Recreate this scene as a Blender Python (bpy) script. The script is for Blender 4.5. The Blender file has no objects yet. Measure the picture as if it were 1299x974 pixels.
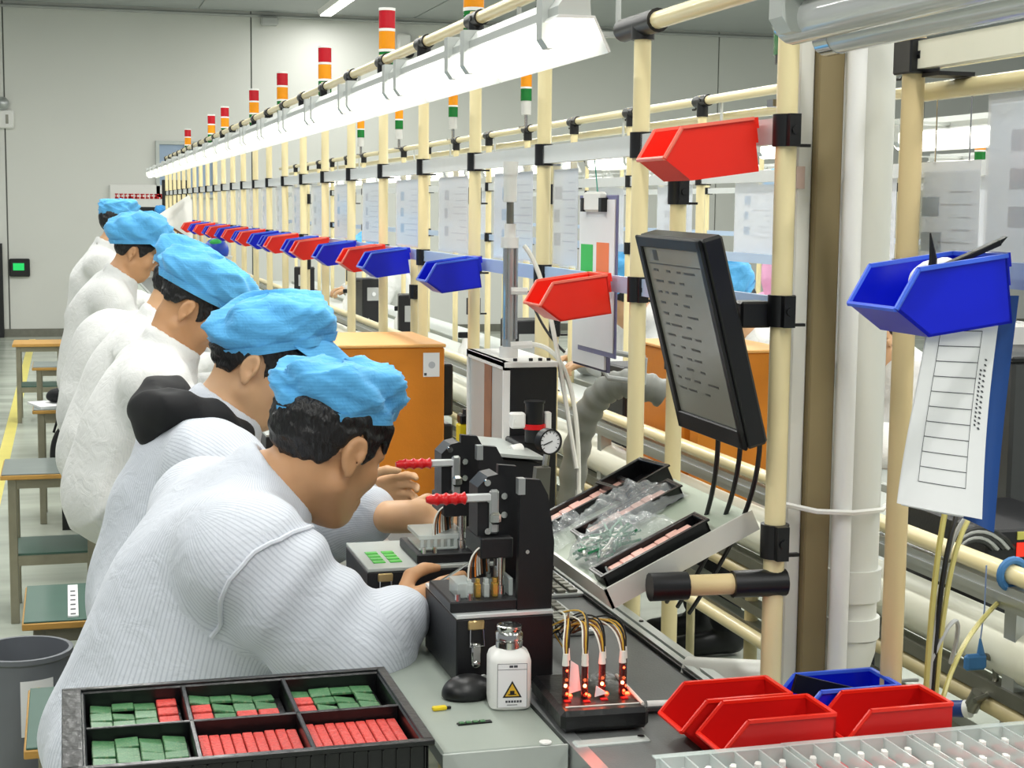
import bpy, math, random
import numpy as np
from mathutils import Vector, Matrix, Euler

scene = bpy.context.scene
COL = scene.collection
PI = math.pi

# ------------------------------------------------------------------ camera
F_PX, ROLL = 2000.0, 0.6
cam_d = bpy.data.cameras.new('camera'); cam = bpy.data.objects.new('camera', cam_d); COL.objects.link(cam)
cam_d.sensor_width = 36.0; cam_d.lens = 36.0*F_PX/1299.0; cam_d.clip_start = 0.05; cam_d.clip_end = 200
PSI, PITCH = math.radians(15.811), math.radians(6.363)
fw = Vector((math.sin(PSI)*math.cos(PITCH), math.cos(PSI)*math.cos(PITCH), -math.sin(PITCH)))
rt = Vector((math.cos(PSI), -math.sin(PSI), 0)); up = rt.cross(fw)
ra = math.radians(ROLL)                 # the picture content leans clockwise
rt2 = rt*math.cos(ra)+up*math.sin(ra); up2 = up*math.cos(ra)-rt*math.sin(ra)
m = Matrix((rt2, up2, -fw)).transposed().to_4x4(); m.translation = Vector((0, 0, 1.5))
cam.matrix_world = m
scene.camera = cam

# ------------------------------------------------------------------ world and exposure
w = bpy.data.worlds.new('world'); scene.world = w; w.use_nodes = True
bg = w.node_tree.nodes['Background']; bg.inputs[0].default_value = (0.93, 0.97, 1.0, 1); bg.inputs[1].default_value = 0.22
scene.view_settings.view_transform = 'Standard'
try: scene.view_settings.look = 'None'
except Exception: pass
scene.view_settings.gamma = 1.0; scene.view_settings.use_curve_mapping = False
scene.view_settings.exposure = 0.55
def area_light(name, loc, sx, sy, power, rot=(0, 0, 0), col=(1, .99, .96)):
    l = bpy.data.lights.new(name, 'AREA'); l.shape = 'RECTANGLE'; l.size = sx; l.size_y = sy; l.energy = power; l.color = col
    o = bpy.data.objects.new(name, l); COL.objects.link(o); o.location = loc; o.rotation_euler = rot
    return o

# ------------------------------------------------------------------ materials
MATS = {}
def lin(r, g, b):
    f = lambda c: (c/255/12.92) if c/255 <= .04045 else ((c/255+.055)/1.055)**2.4
    return (f(r), f(g), f(b))
def mat(name, rgb, rough=.5, metal=0., var=.08, scale=30., bump=0., bscale=200., spec=.5, emit=None, estr=0., trans=0., alpha=1., coat=0., subs=0., stretch=None, dirt=None):
    """principled material: colour with faint noise variation and optional fine relief"""
    if name in MATS: return MATS[name]
    M = bpy.data.materials.new(name); M.use_nodes = True; nt = M.node_tree; N = nt.nodes; L = nt.links
    b = N['Principled BSDF']
    c = lin(*rgb) if max(rgb) > 1.001 else rgb
    b.inputs['Roughness'].default_value = rough; b.inputs['Metallic'].default_value = metal
    b.inputs['Specular IOR Level'].default_value = spec
    tc = N.new('ShaderNodeTexCoord'); src = tc.outputs['Object']
    if stretch:
        mp = N.new('ShaderNodeMapping'); mp.inputs['Scale'].default_value = stretch; L.new(src, mp.inputs['Vector']); src = mp.outputs[0]
    if var > 0:
        nz = N.new('ShaderNodeTexNoise'); nz.inputs['Scale'].default_value = scale; nz.inputs['Detail'].default_value = 4
        L.new(src, nz.inputs['Vector'])
        mx = N.new('ShaderNodeMix'); mx.data_type = 'RGBA'
        mx.inputs[6].default_value = (*[max(0, v*(1-var)) for v in c], 1); mx.inputs[7].default_value = (*[min(1, v*(1+var)) for v in c], 1)
        L.new(nz.outputs['Fac'], mx.inputs[0]); out = mx.outputs[2]
        if dirt:
            n2 = N.new('ShaderNodeTexNoise'); n2.inputs['Scale'].default_value = dirt[1]; n2.inputs['Detail'].default_value = 6; L.new(src, n2.inputs['Vector'])
            cr = N.new('ShaderNodeValToRGB'); cr.color_ramp.elements[0].position = .5; cr.color_ramp.elements[1].position = .72; L.new(n2.outputs['Fac'], cr.inputs[0])
            m2 = N.new('ShaderNodeMix'); m2.data_type = 'RGBA'; L.new(cr.outputs[0], m2.inputs[0]); L.new(out, m2.inputs[6])
            m2.inputs[7].default_value = (*lin(*dirt[0]), 1); out = m2.outputs[2]
        L.new(out, b.inputs['Base Color'])
    else: b.inputs['Base Color'].default_value = (*c, 1)
    if bump > 0:
        n3 = N.new('ShaderNodeTexNoise'); n3.inputs['Scale'].default_value = bscale; n3.inputs['Detail'].default_value = 3; L.new(src, n3.inputs['Vector'])
        bp = N.new('ShaderNodeBump'); bp.inputs['Strength'].default_value = bump; bp.inputs['Distance'].default_value = .01
        L.new(n3.outputs['Fac'], bp.inputs['Height']); L.new(bp.outputs[0], b.inputs['Normal'])
    if emit: b.inputs['Emission Color'].default_value = (*(lin(*emit) if max(emit) > 1.001 else emit), 1); b.inputs['Emission Strength'].default_value = estr
    if trans: b.inputs['Transmission Weight'].default_value = trans
    if alpha < 1: b.inputs['Alpha'].default_value = alpha
    if coat: b.inputs['Coat Weight'].default_value = coat; b.inputs['Coat Roughness'].default_value = .1
    if subs: b.inputs['Subsurface Weight'].default_value = subs; b.inputs['Subsurface Radius'].default_value = (.01, .004, .002)
    MATS[name] = M
    return M

mat('cream_pipe', (241, 226, 176), .28, var=.03, scale=8, spec=.6, coat=.3)
mat('tan_pipe', (222, 200, 150), .3, var=.04, scale=8, spec=.5)
mat('black_plastic', (16, 17, 19), .38, var=.2)
mat('black_metal', (17, 18, 22), .45, metal=.0, var=.15, bump=.05)
mat('black_conductive', (14, 15, 17), .3, var=.2, bump=.1, bscale=60)
mat('aluminium', (190, 194, 194), .32, metal=.75, var=.05, scale=15)
mat('pale_aluminium', (222, 226, 226), .35, metal=.25, var=.03)
mat('steel', (205, 205, 203), .16, metal=1., var=.05)
mat('dull_steel', (128, 128, 118), .35, metal=.7, var=.2, scale=20)
mat('grey_plate', (188, 194, 190), .4, metal=.25, var=.05)
mat('white_plastic', (236, 236, 232), .35, var=.02)
mat('grey_plastic', (180, 182, 180), .4, var=.03)
mat('pvc_grey', (226, 227, 221), .35, var=.03, scale=6)
mat('pvc_white', (240, 241, 240), .3, var=.02)
mat('brown_board', (136, 122, 88), .55, var=.12, scale=18, stretch=(1, 1, .08))
mat('bench_mat', (152, 161, 152), .42, var=.08, scale=14)
mat('shelf_mat', (172, 184, 166), .45, var=.06, scale=14)
mat('belt', (98, 101, 100), .5, var=.1, scale=25, bump=.08, bscale=300)
mat('red_bin', (238, 40, 22), .33, var=.03, spec=.5)
mat('deep_red_bin', (205, 22, 20), .33, var=.03, spec=.5)
mat('blue_bin', (8, 28, 205), .3, var=.04, spec=.5)
mat('red_grip', (214, 16, 24), .3, var=.05)
mat('orange_case', (206, 124, 24), .5, var=.05, scale=50, bump=.05)
mat('orange_case_top', (232, 172, 98), .45, var=.05)
mat('lens_red', (186, 20, 34), .25, var=.15, scale=40)
mat('lens_amber', (236, 150, 14), .25, var=.12, scale=40)
mat('lens_green', (18, 112, 44), .25, var=.15, scale=40)
mat('lens_clear', (205, 205, 200), .25, var=.1, scale=40)
mat('tube_lit', (255, 255, 250), .4, var=0, emit=(255, 252, 240), estr=3.0)
mat('tube_off', (205, 207, 207), .12, var=.02, spec=.8, coat=.6)
mat('reflector', (235, 236, 234), .3, metal=.2, var=.02)
mat('paper', (236, 237, 238), .6, var=.02)
def translucent_paper():
    M = bpy.data.materials.new('sheet_paper'); M.use_nodes = True; nt = M.node_tree; N = nt.nodes; L = nt.links; b = N['Principled BSDF']
    b.inputs['Base Color'].default_value = (*lin(240, 242, 244), 1); b.inputs['Roughness'].default_value = .6
    tr = N.new('ShaderNodeBsdfTranslucent'); tr.inputs[0].default_value = (*lin(240, 244, 248), 1)
    nz = N.new('ShaderNodeTexNoise'); nz.inputs['Scale'].default_value = 9; mr = N.new('ShaderNodeMapRange'); mr.inputs[3].default_value = .4; mr.inputs[4].default_value = .55; L.new(nz.outputs['Fac'], mr.inputs[0])
    mx = N.new('ShaderNodeMixShader'); L.new(mr.outputs[0], mx.inputs[0]); L.new(b.outputs[0], mx.inputs[1]); L.new(tr.outputs[0], mx.inputs[2]); L.new(mx.outputs[0], N['Material Output'].inputs[0])
    MATS['sheet_paper'] = M
translucent_paper()
mat('ink', (70, 72, 78), .7, var=.1)
mat('ink_soft', (186, 190, 196), .7, var=.1)
mat('green_board', (62, 116, 74), .4, var=.45, scale=260, dirt=((120, 140, 100), 420))
mat('bright_green', (72, 205, 62), .4, var=.2, scale=90)
mat('red_board', (206, 66, 58), .45, var=.4, scale=260, bump=.4, bscale=160)
mat('pink_board', (240, 186, 172), .5, var=.18, scale=120, bump=.4, bscale=160)
mat('stool_green', (62, 96, 84), .5, var=.12, scale=12)
mat('stool_top', (110, 120, 116), .5, var=.12, scale=12)
mat('wood_edge', (186, 142, 70), .55, var=.25, scale=18, stretch=(1, 6, 6))
mat('stool_steel', (150, 146, 128), .35, metal=.55, var=.25, scale=14)
mat('bin_grey', (108, 112, 118), .5, var=.05)
mat('label_yellow', (220, 176, 46), .6, var=.1)
mat('skin', (210, 166, 126), .5, var=.07, scale=25, subs=.08)
mat('skin_tan', (196, 148, 106), .5, var=.08, scale=25, subs=.08)
mat('hair', (18, 17, 18), .42, var=.4, scale=120, bump=.5, bscale=160, stretch=(1, 1, .25))
mat('trousers', (22, 23, 30), .8, var=.2)
mat('black_hood', (13, 14, 18), .8, var=.2)
mat('pink_cloth', (225, 165, 200), .8, var=.06, scale=9)
mat('wire_white', (235, 235, 225), .4, var=0)
mat('wire_yellow', (214, 170, 60), .4, var=0)
mat('wire_brown', (120, 74, 40), .4, var=0)
mat('wire_black', (18, 18, 18), .4, var=0)
mat('wire_orange', (220, 120, 30), .4, var=0)
mat('yellow_paint', (232, 205, 30), .4, var=.05)
mat('gold', (214, 180, 90), .25, metal=.8, var=.05)
mat('blue_film', (24, 70, 140), .35, var=.06)
mat('acrylic', (225, 235, 232), .08, var=0, alpha=.5, spec=.7)
mat('screen', (120, 120, 110), .25, var=.03, scale=4, coat=.4, emit=(120, 120, 108), estr=.12)
mat('blue_cuff', (62, 120, 176), .6, var=.1)
mat('eye_white', (225, 220, 212), .3, var=0)
mat('lime', (190, 225, 60), .6, var=.1)

# ------------------------------------------------------------------ mesh builder
class MB:
    def __init__(s): s.v = []; s.f = []; s.mi = []; s.cur = 0
    def _add(s, vs, fs):
        o = len(s.v); s.v += [tuple(p) for p in vs]; s.f += [tuple(i+o for i in f) for f in fs]; s.mi += [s.cur]*len(fs); return s
    def m(s, i): s.cur = i; return s
    def box(s, x0, x1, y0, y1, z0, z1, M=None):
        vs = [Vector((x, y, z)) for z in (z0, z1) for y in (y0, y1) for x in (x0, x1)]
        if M is not None: vs = [M @ p for p in vs]
        return s._add(vs, [(0, 2, 3, 1), (4, 5, 7, 6), (0, 1, 5, 4), (1, 3, 7, 5), (3, 2, 6, 7), (2, 0, 4, 6)])
    def bbox(s, x0, x1, y0, y1, z0, z1, b=.003, M=None):
        """box with chamfered edges"""
        b = min(b, (x1-x0)*.45, (y1-y0)*.45, (z1-z0)*.45)
        pts = []; idx = {}
        for sx in (0, 1):
            for sy in (0, 1):
                for sz in (0, 1):
                    X = (x0, x1)[sx]; Y = (y0, y1)[sy]; Z = (z0, z1)[sz]
                    ix = X+(b if sx == 0 else -b); iy = Y+(b if sy == 0 else -b); iz = Z+(b if sz == 0 else -b)
                    for ax, p in ((0, (X, iy, iz)), (1, (ix, Y, iz)), (2, (ix, iy, Z))):
                        idx[(sx, sy, sz, ax)] = len(pts); pts.append(Vector(p))
        fs = []
        I = lambda a, b_, c, ax: idx[(a, b_, c, ax)]
        for sg in (0, 1):
            fs.append(((I(sg, 0, 0, 0), I(sg, 1, 0, 0), I(sg, 1, 1, 0), I(sg, 0, 1, 0)), sg))
            fs.append(((I(0, sg, 0, 1), I(0, sg, 1, 1), I(1, sg, 1, 1), I(1, sg, 0, 1)), sg))
            fs.append(((I(0, 0, sg, 2), I(1, 0, sg, 2), I(1, 1, sg, 2), I(0, 1, sg, 2)), sg))
        out = [f if sg else f[::-1] for f, sg in fs]
        for a in (0, 1):
            for c in (0, 1):
                out.append((I(a, c, 0, 0), I(a, c, 1, 0), I(a, c, 1, 1), I(a, c, 0, 1)))
                out.append((I(a, 0, c, 0), I(a, 1, c, 0), I(a, 1, c, 2), I(a, 0, c, 2)))
                out.append((I(0, a, c, 1), I(1, a, c, 1), I(1, a, c, 2), I(0, a, c, 2)))
                for d in (0, 1): out.append((I(a, c, d, 0), I(a, c, d, 1), I(a, c, d, 2)))
        if M is not None: pts = [M @ p for p in pts]
        return s._add(pts, out)
    def prism(s, poly, axis, a0, a1, M=None):
        """poly: 2d points in the two other axes in order; extruded along axis a0..a1"""
        n = len(poly); vs = []
        for a in (a0, a1):
            for (p, q) in poly:
                vs.append(Vector((a, p, q) if axis == 'x' else (p, a, q) if axis == 'y' else (p, q, a)))
        if M is not None: vs = [M @ p for p in vs]
        fs = [tuple(range(n))[::-1], tuple(range(n, 2*n))]+[(i, (i+1) % n, n+(i+1) % n, n+i) for i in range(n)]
        return s._add(vs, fs)
    def cyl(s, p0, p1, r0, r1=None, n=12, caps=True):
        r1 = r0 if r1 is None else r1
        p0 = Vector(p0); p1 = Vector(p1); d = (p1-p0).normalized()
        a = d.orthogonal().normalized(); b = d.cross(a)
        vs = []
        for p, r in ((p0, r0), (p1, r1)):
            for i in range(n): t = 2*PI*i/n; vs.append(p+(a*math.cos(t)+b*math.sin(t))*r)
        fs = [(i, (i+1) % n, n+(i+1) % n, n+i) for i in range(n)]
        if caps: fs += [tuple(range(n))[::-1], tuple(range(n, 2*n))]
        return s._add(vs, fs)
    def tube(s, pts, r, n=6, caps=True):
        pts = [Vector(p) for p in pts]; rings = []; a = None
        for i, p in enumerate(pts):
            d = (pts[min(i+1, len(pts)-1)]-pts[max(i-1, 0)]).normalized()
            if a is None: a = d.orthogonal().normalized()
            else:
                a = a-d*a.dot(d)
                a = a.normalized() if a.length > 1e-6 else d.orthogonal().normalized()
            b = d.cross(a); rr = r[i] if isinstance(r, (list, tuple)) else r
            rings.append([p+(a*math.cos(2*PI*k/n)+b*math.sin(2*PI*k/n))*rr for k in range(n)])
        vs = [q for R in rings for q in R]; fs = []
        for i in range(len(rings)-1):
            for k in range(n): fs.append((i*n+k, i*n+(k+1) % n, (i+1)*n+(k+1) % n, (i+1)*n+k))
        if caps: fs += [tuple(range(n))[::-1], tuple(range((len(rings)-1)*n, len(rings)*n))]
        return s._add(vs, fs)
    def lathe(s, prof, c=(0, 0, 0), n=20, M=None, sq=None):
        """prof: (r, z) pairs; sq: superellipse exponent for square bottles"""
        vs = []
        for r, z in prof:
            for k in range(n):
                t = 2*PI*k/n; cx, sy = math.cos(t), math.sin(t)
                if sq: q = (abs(cx)**sq+abs(sy)**sq)**(-1/sq); cx *= q; sy *= q
                vs.append(Vector((c[0]+r*cx, c[1]+r*sy, c[2]+z)))
        if M is not None: vs = [M @ p for p in vs]
        fs = []
        for i in range(len(prof)-1):
            for k in range(n): fs.append((i*n+k, i*n+(k+1) % n, (i+1)*n+(k+1) % n, (i+1)*n+k))
        fs += [tuple(range(n))[::-1], tuple(range((len(prof)-1)*n, len(prof)*n))]
        return s._add(vs, fs)
    def sphere(s, c, r, n=12, m_=8, M=None):
        r = r if isinstance(r, (tuple, list)) else (r, r, r)
        prof = [(math.sin(PI*i/m_), -math.cos(PI*i/m_)) for i in range(m_+1)]
        vs = []
        for a, z in prof:
            for k in range(n): vs.append(Vector((c[0]+r[0]*a*math.cos(2*PI*k/n), c[1]+r[1]*a*math.sin(2*PI*k/n), c[2]+r[2]*z)))
        if M is not None: vs = [M @ p for p in vs]
        return s._add(vs, [(i*n+k, i*n+(k+1) % n, (i+1)*n+(k+1) % n, (i+1)*n+k) for i in range(m_) for k in range(n)])
    def quad(s, a, b, c, d): return s._add([a, b, c, d], [(0, 1, 2, 3)])
    def grid(s, fn, nu, nv, thick=0., wrapu=False):
        vs = []
        for i in range(nu+1):
            for j in range(nv+1): vs.append(Vector(fn(i/nu, j/nv)))
        fs = [(i*(nv+1)+j, (i+1)*(nv+1)+j, (i+1)*(nv+1)+j+1, i*(nv+1)+j+1) for i in range(nu) for j in range(nv)]
        return s._add(vs, fs)
    def build(s, name, mats, parent=None, smooth=False, loc=None, rot=None, angle=40):
        me = bpy.data.meshes.new(name); me.from_pydata([tuple(p) for p in s.v], [], s.f)
        mats = mats if isinstance(mats, (list, tuple)) else [mats]
        for x in mats: me.materials.append(MATS[x] if isinstance(x, str) else x)
        if len(mats) > 1: me.polygons.foreach_set('material_index', s.mi)
        me.validate(); 
        import bmesh
        b = bmesh.new(); b.from_mesh(me); bmesh.ops.recalc_face_normals(b, faces=b.faces)
        if smooth:
            for f in b.faces: f.smooth = True
            for e in b.edges:
                if len(e.link_faces) == 2 and e.calc_face_angle(0) > math.radians(angle): e.smooth = False
        b.to_mesh(me); b.free()
        return link(name, me, parent, loc, rot)
def link(name, me, parent=None, loc=None, rot=None):
    o = bpy.data.objects.new(name, me); COL.objects.link(o)
    if parent is not None: o.parent = parent
    if loc is not None: o.location = loc
    if rot is not None: o.rotation_euler = rot
    return o
def tag(o, label, cat, group=None, kind=None):
    o['label'] = label; o['category'] = cat
    if group: o['group'] = group
    if kind: o['kind'] = kind
    return o
def struct(o): o['kind'] = 'structure'; return o
def thing(name, label, cat, loc=(0, 0, 0), rz=0., group=None, rot=None):
    o = bpy.data.objects.new(name, None); COL.objects.link(o); o.location = loc; o.empty_display_size = .05
    o.rotation_euler = rot if rot is not None else (0, 0, rz)
    return tag(o, label, cat, group)
def copy_tree(o, parent=None):
    c = o.copy(); COL.objects.link(c); c.parent = parent
    for ch in list(o.children): copy_tree(ch, c)
    return c
def place_copy(o, loc, rz=None, label=None, group=None):
    c = copy_tree(o); c.location = loc
    if rz is not None: c.rotation_euler = (0, 0, rz)
    if label: c['label'] = label
    if group: c['group'] = group
    return c
def frame_M(o, x, y, z):
    """4x4 from origin and three axis vectors"""
    M = Matrix((Vector(x), Vector(y), Vector(z))).transposed().to_4x4(); M.translation = Vector(o); return M
def arc(p0, p1, sag, n=8, up_=(0, 0, 1)):
    p0 = Vector(p0); p1 = Vector(p1); u = Vector(up_)
    return [p0.lerp(p1, i/n)+u*(sag*4*(i/n)*(1-i/n)) for i in range(n+1)]
def bez(p0, p1, p2, p3, n=12):
    P = [Vector(p) for p in (p0, p1, p2, p3)]
    return [P[0]*(1-t)**3+P[1]*3*t*(1-t)**2+P[2]*3*t*t*(1-t)+P[3]*t**3 for t in [i/n for i in range(n+1)]]
def text_obj(name, body, size, material, parent, M, extrude=.0004, align='CENTER', bold=0.):
    cu = bpy.data.curves.new(name, 'FONT'); cu.body = body; cu.size = size; cu.align_x = align; cu.align_y = 'CENTER'; cu.extrude = extrude; cu.offset = bold
    t = bpy.data.objects.new(name, cu); COL.objects.link(t)
    dg = bpy.context.evaluated_depsgraph_get(); me = bpy.data.meshes.new_from_object(t.evaluated_get(dg))
    bpy.data.objects.remove(t); me.materials.clear(); me.materials.append(MATS[material]); me.transform(M)
    return link(name, me, parent)
# ------------------------------------------------------------------ the room
TZ = 0.83           # height of the bench and conveyor surface
WALL_Y, CEIL_Z = 18.6, 3.72
def floor_material():
    M = bpy.data.materials.new('epoxy_floor'); M.use_nodes = True; nt = M.node_tree; N = nt.nodes; L = nt.links; b = N['Principled BSDF']
    tc = N.new('ShaderNodeTexCoord'); n1 = N.new('ShaderNodeTexNoise'); n1.inputs['Scale'].default_value = 1.3; n1.inputs['Detail'].default_value = 8
    mp = N.new('ShaderNodeMapping'); mp.inputs['Scale'].default_value = (.6, 3.0, 1); L.new(tc.outputs['Object'], mp.inputs[0]); L.new(mp.outputs[0], n1.inputs['Vector'])
    cr = N.new('ShaderNodeValToRGB'); cr.color_ramp.elements[0].position = .3; cr.color_ramp.elements[0].color = (*lin(164, 172, 160), 1)
    cr.color_ramp.elements[1].position = .7; cr.color_ramp.elements[1].color = (*lin(196, 203, 190), 1)
    L.new(n1.outputs['Fac'], cr.inputs[0]); L.new(cr.outputs[0], b.inputs['Base Color'])
    r = N.new('ShaderNodeMapRange'); r.inputs[3].default_value = .12; r.inputs[4].default_value = .32; L.new(n1.outputs['Fac'], r.inputs[0]); L.new(r.outputs[0], b.inputs['Roughness'])
    MATS['floor'] = M
floor_material()
mat('wall_panel', (222, 223, 217), .5, var=.025, scale=1.2, bump=.03, bscale=40)
mat('wall_joint', (120, 122, 118), .7, var=.1)
mat('ceiling_panel', (176, 180, 180), .7, var=.05, scale=3)
mat('floor_line', (226, 214, 110), .4, var=.12, scale=6)
struct(MB().box(-6, 14, -4, WALL_Y, -.1, 0).build('floor', 'floor'))
struct(MB().box(-.41, -.34, -4, 18.2, 0, .002).build('trim_1', 'floor_line'))
wb = struct(MB().box(-6, 14, WALL_Y, WALL_Y+.1, 0, CEIL_Z+.1).build('wall_back', 'wall_joint'))
pm = None
for i, (x0, x1) in enumerate([(-6, -3.4), (-3.4, -.62), (-.62, 2.1), (2.1, 4.8), (4.8, 7.9), (7.9, 10.8), (10.8, 14)]):
    MB().box(x0+.008, x1-.008, WALL_Y-.025, WALL_Y, .09, CEIL_Z).build('wall_panel', 'wall_panel', wb)
struct(MB().box(-6, 14, WALL_Y-.04, WALL_Y, 0, .09).build('baseboard_back', 'dull_steel'))
struct(MB().tube([(-6, WALL_Y-.05, CEIL_Z-.06), (14, WALL_Y-.05, CEIL_Z-.06)], .018, 6).build('trim_2', 'grey_plastic'))
ce = struct(MB().box(-6, 14, -4, WALL_Y, CEIL_Z, CEIL_Z+.1).build('ceiling', 'ceiling_panel'))
for j in range(8):
    MB().box(-6+j*2.5+.01, -6+(j+1)*2.5-.01, 12, WALL_Y-.05, CEIL_Z-.012, CEIL_Z).build('ceiling_panel', 'ceiling_panel', ce)

# ceiling lamps: long trunking fixtures, each with its own light
def ceiling_lamp(x, y, L_, label):
    t = thing('ceiling_lamp', label, 'ceiling lamp', (x, y, CEIL_Z-.012), group='long ceiling lamps')
    MB().prism([(-.1, 0), (.1, 0), (.07, -.05), (-.07, -.05)], 'y', -L_/2, L_/2).build('housing', 'white_plastic', t)
    MB().box(-.06, .06, -L_/2+.02, L_/2-.02, -.062, -.05).build('tube', 'tube_lit', t)
    a = area_light('lamp_light', (x, y, CEIL_Z-.1), .15, L_-.1, 11*L_)
    a.parent = t; a.location = (0, 0, -.085); 
for x in (-1.7, .55, 2.8, 5.05, 7.3):
    for y in (-.5, 4.2, 8.9, 13.6):
        ceiling_lamp(x, y, 3.6, 'long white ceiling lamp above the production lines')
ceiling_lamp(2.9, 17.4, 1.6, 'long white ceiling lamp hung closest to the back wall')

# wall fittings
t = thing('emergency_light', 'small white emergency light with two round lamp heads on back wall', 'emergency light', (-.66, WALL_Y-.028, 2.42))
MB().bbox(-.1, .14, -.07, 0, -.1, .1, .015).build('body', 'white_plastic', t, True)
for dx in (-.0, ): MB().sphere((dx+.02, -.07, .17), .075).build('lamp_head', 'aluminium', t, True)
MB().box(.05, .08, -.074, -.07, -.05, .05).build('indicator', 'dull_steel', t)
t = thing('exit_sign', 'small dark exit lamp with green pictogram low on back wall', 'exit sign', (-.5, WALL_Y-.03, .78))
MB().bbox(-.11, .11, -.05, 0, -.1, .1, .01).build('body', 'black_plastic', t)
MB().box(-.07, .05, -.053, -.05, -.03, .05).build('pictogram', mat('exit_green', (30, 160, 90), .4, var=0, emit=(20, 200, 90), estr=.6), t)
t = thing('door_frame', 'dark steel door post standing at the back wall', 'door', (-.78, WALL_Y-.06, 0))
MB().box(-.16, .1, -.06, .03, 0, 1.05).build('frame', 'black_metal', t)
t = thing('wall_camera', 'small white dome camera with dark lens high on back wall', 'camera', (3.9, WALL_Y-.03, 3.4))
MB().bbox(-.1, .06, -.12, 0, -.16, .12, .02).build('body', 'white_plastic', t, True)
MB().sphere((.02, -.13, -.1), .07).build('lens', 'black_plastic', t, True)
t = thing('wall_sensor', 'small pale sensor box under the ceiling on the back wall', 'sensor', (2.3, WALL_Y-.06, CEIL_Z-.12))
MB().bbox(-.1, .1, -.1, 0, -.05, .05, .02).build('body', 'grey_plastic', t)
# notice board with red lettering
t = thing('notice_board', 'white notice board with red letter rows and black display band on back wall', 'notice board', (.95, WALL_Y-.03, 1.42))
MB().bbox(-.46, .42, -.04, 0, -.3, .3, .01).build('board', 'white_plastic', t)
MB().box(-.46, .42, -.05, -.04, -.02, .05).build('display_band', 'black_plastic', t)
rb_ = MB(); rnd = random.Random(4)
for row, (z, h) in enumerate(((.17, .055), (-.09, .075))):
    x = -.4
    while x < .36:
        wd = rnd.uniform(.03, .06); rb_.box(x, x+wd, -.046, -.04, z-h/2, z-h/2+h*rnd.uniform(.3, .5)); rb_.box(x+wd*.2, x+wd*.5, -.046, -.04, z-h/2, z+h/2); rb_.box(x, x+wd, -.046, -.04, z+h*.3, z+h/2); x += wd+.012
rb_.build('lettering', 'red_grip', t)
t = thing('wall_window', 'small framed wall hatch with blue grey panes beside the lamps', 'window', (1.35, WALL_Y-.03, 1.9))
for (a, b, c, d) in ((-.34, -.3, -.32, .32), (.3, .34, -.32, .32), (-.3, .3, .28, .32), (-.3, .3, -.32, -.28), (-.02, .02, -.28, .28)): MB().box(a, b, -.04, 0, c, d).build('frame', 'grey_plate', t)
for a in (-.3, .02): MB().box(a, a+.28, -.015, -.005, -.28, .28).build('pane', mat('window_pane', (165, 185, 210), .15, var=.05, scale=3), t)

# ------------------------------------------------------------------ pipe racks
PR = .0142
def clamp_mesh(): return MB().cyl((0, 0, -.021), (0, 0, .021), .0185, n=14).box(-.008, .008, -.027, -.014, -.021, .021).cyl((0, -.03, 0), (0, -.024, 0), .0055, n=8).box(.012, .034, -.004, .004, -.021, -.017)
CL = clamp_mesh().build('clamp', 'black_plastic', None, True); CLM = CL.data; bpy.data.objects.remove(CL)
TE = MB().cyl((0, -.05, 0), (0, .05, 0), .0185, n=14).cyl((0, 0, -.05), (0, 0, 0), .0185, n=14).cyl((-.02, -.02, 0), (-.014, -.02, 0), .006, n=8).tube(bez((0, .05, .016), (.01, .1, .02), (.03, .09, -.03), (.02, .13, -.02), 6), .004, 5).build('tee', 'black_plastic', None, True); TEM = TE.data; bpy.data.objects.remove(TE)
def rack(name, label, X, ys, z1, beam_z, rail_z, clampzs, topz, y0, y1, beam_mat='pale_aluminium', joint_every=1, pipe='cream_pipe'):
    t = thing(name, label, 'pipe rack', (X, ys[0], 0))
    pm = MB().cyl((0, 0, 0), (0, 0, z1), PR, n=16).build('post', pipe, t, True)
    pm.location = (0, 0, 0)
    posts = [pm]
    for y in ys[1:]:
        p = link('post', pm.data, t, (0, y-ys[0], 0)); posts.append(p)
    if name == 'pipe_rack' and X == .915:
        for pi in (0, 1): posts[pi].data = posts[pi].data.copy(); posts[pi].data.transform(Matrix.Diagonal((1, 1, (2.2, 1.79)[pi]/z1, 1)))
    for i, p in enumerate(posts):
        for z in clampzs: link('clamp', CLM, p, (0, 0, z))
        if i % joint_every == 0 and topz and not (X == .915 and i < 2): link('tee', TEM, p, (0, 0, topz))
    o = lambda y: y-ys[0]
    if topz: MB().cyl((0, o(y0), topz), (0, o(y1), topz), PR, n=14).build('top_pipe', pipe, t, True)
    if beam_z is not None:
        for a, b in zip(ys[:-1], ys[1:]):
            MB().box(-.008, .008, o(a)+.019, o(b)-.019, beam_z-.017, beam_z+.017).build('beam', beam_mat, t)
    if rail_z is not None:
        for a, b in zip(ys[:-1], ys[1:]):
            MB().box(-.004, .004, o(a)+.019, o(b)-.019, rail_z-.014, rail_z+.014).build('bin_rail', mat('rail_film', (186, 208, 236), .3, var=.03, metal=.2), t)
    return t
PA = [1.92+.548*k for k in range(0, 25)]
rackA = rack('pipe_rack', 'long rack of cream pipe posts with black clamps beside the white coated workers', 0.915, PA, 1.945, 1.605, 1.372, (1.605, 1.368), 1.928, 2.6, 15.2)
# near post carries extra clamps for the shelf and the arm
p0 = [c for c in rackA.children if c.name.startswith('post')][0]
for z in (1.057,): link('clamp', CLM, p0, (0, 0, z)).scale = (1.05, 1.05, 1.1)
# lower pipe running towards the viewer from the second post
MB().cyl((0, -.9, 1.80), (0, .548, 1.80), PR, n=14).build('side_pipe', 'cream_pipe', rackA, True)
MB().cyl((0, .48, 1.80), (0, .64, 1.80), .0195, n=14).cyl((0, .548, 1.775), (0, .548, 1.80), .0195, n=14).build('elbow_joint', 'black_plastic', rackA, True)
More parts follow.
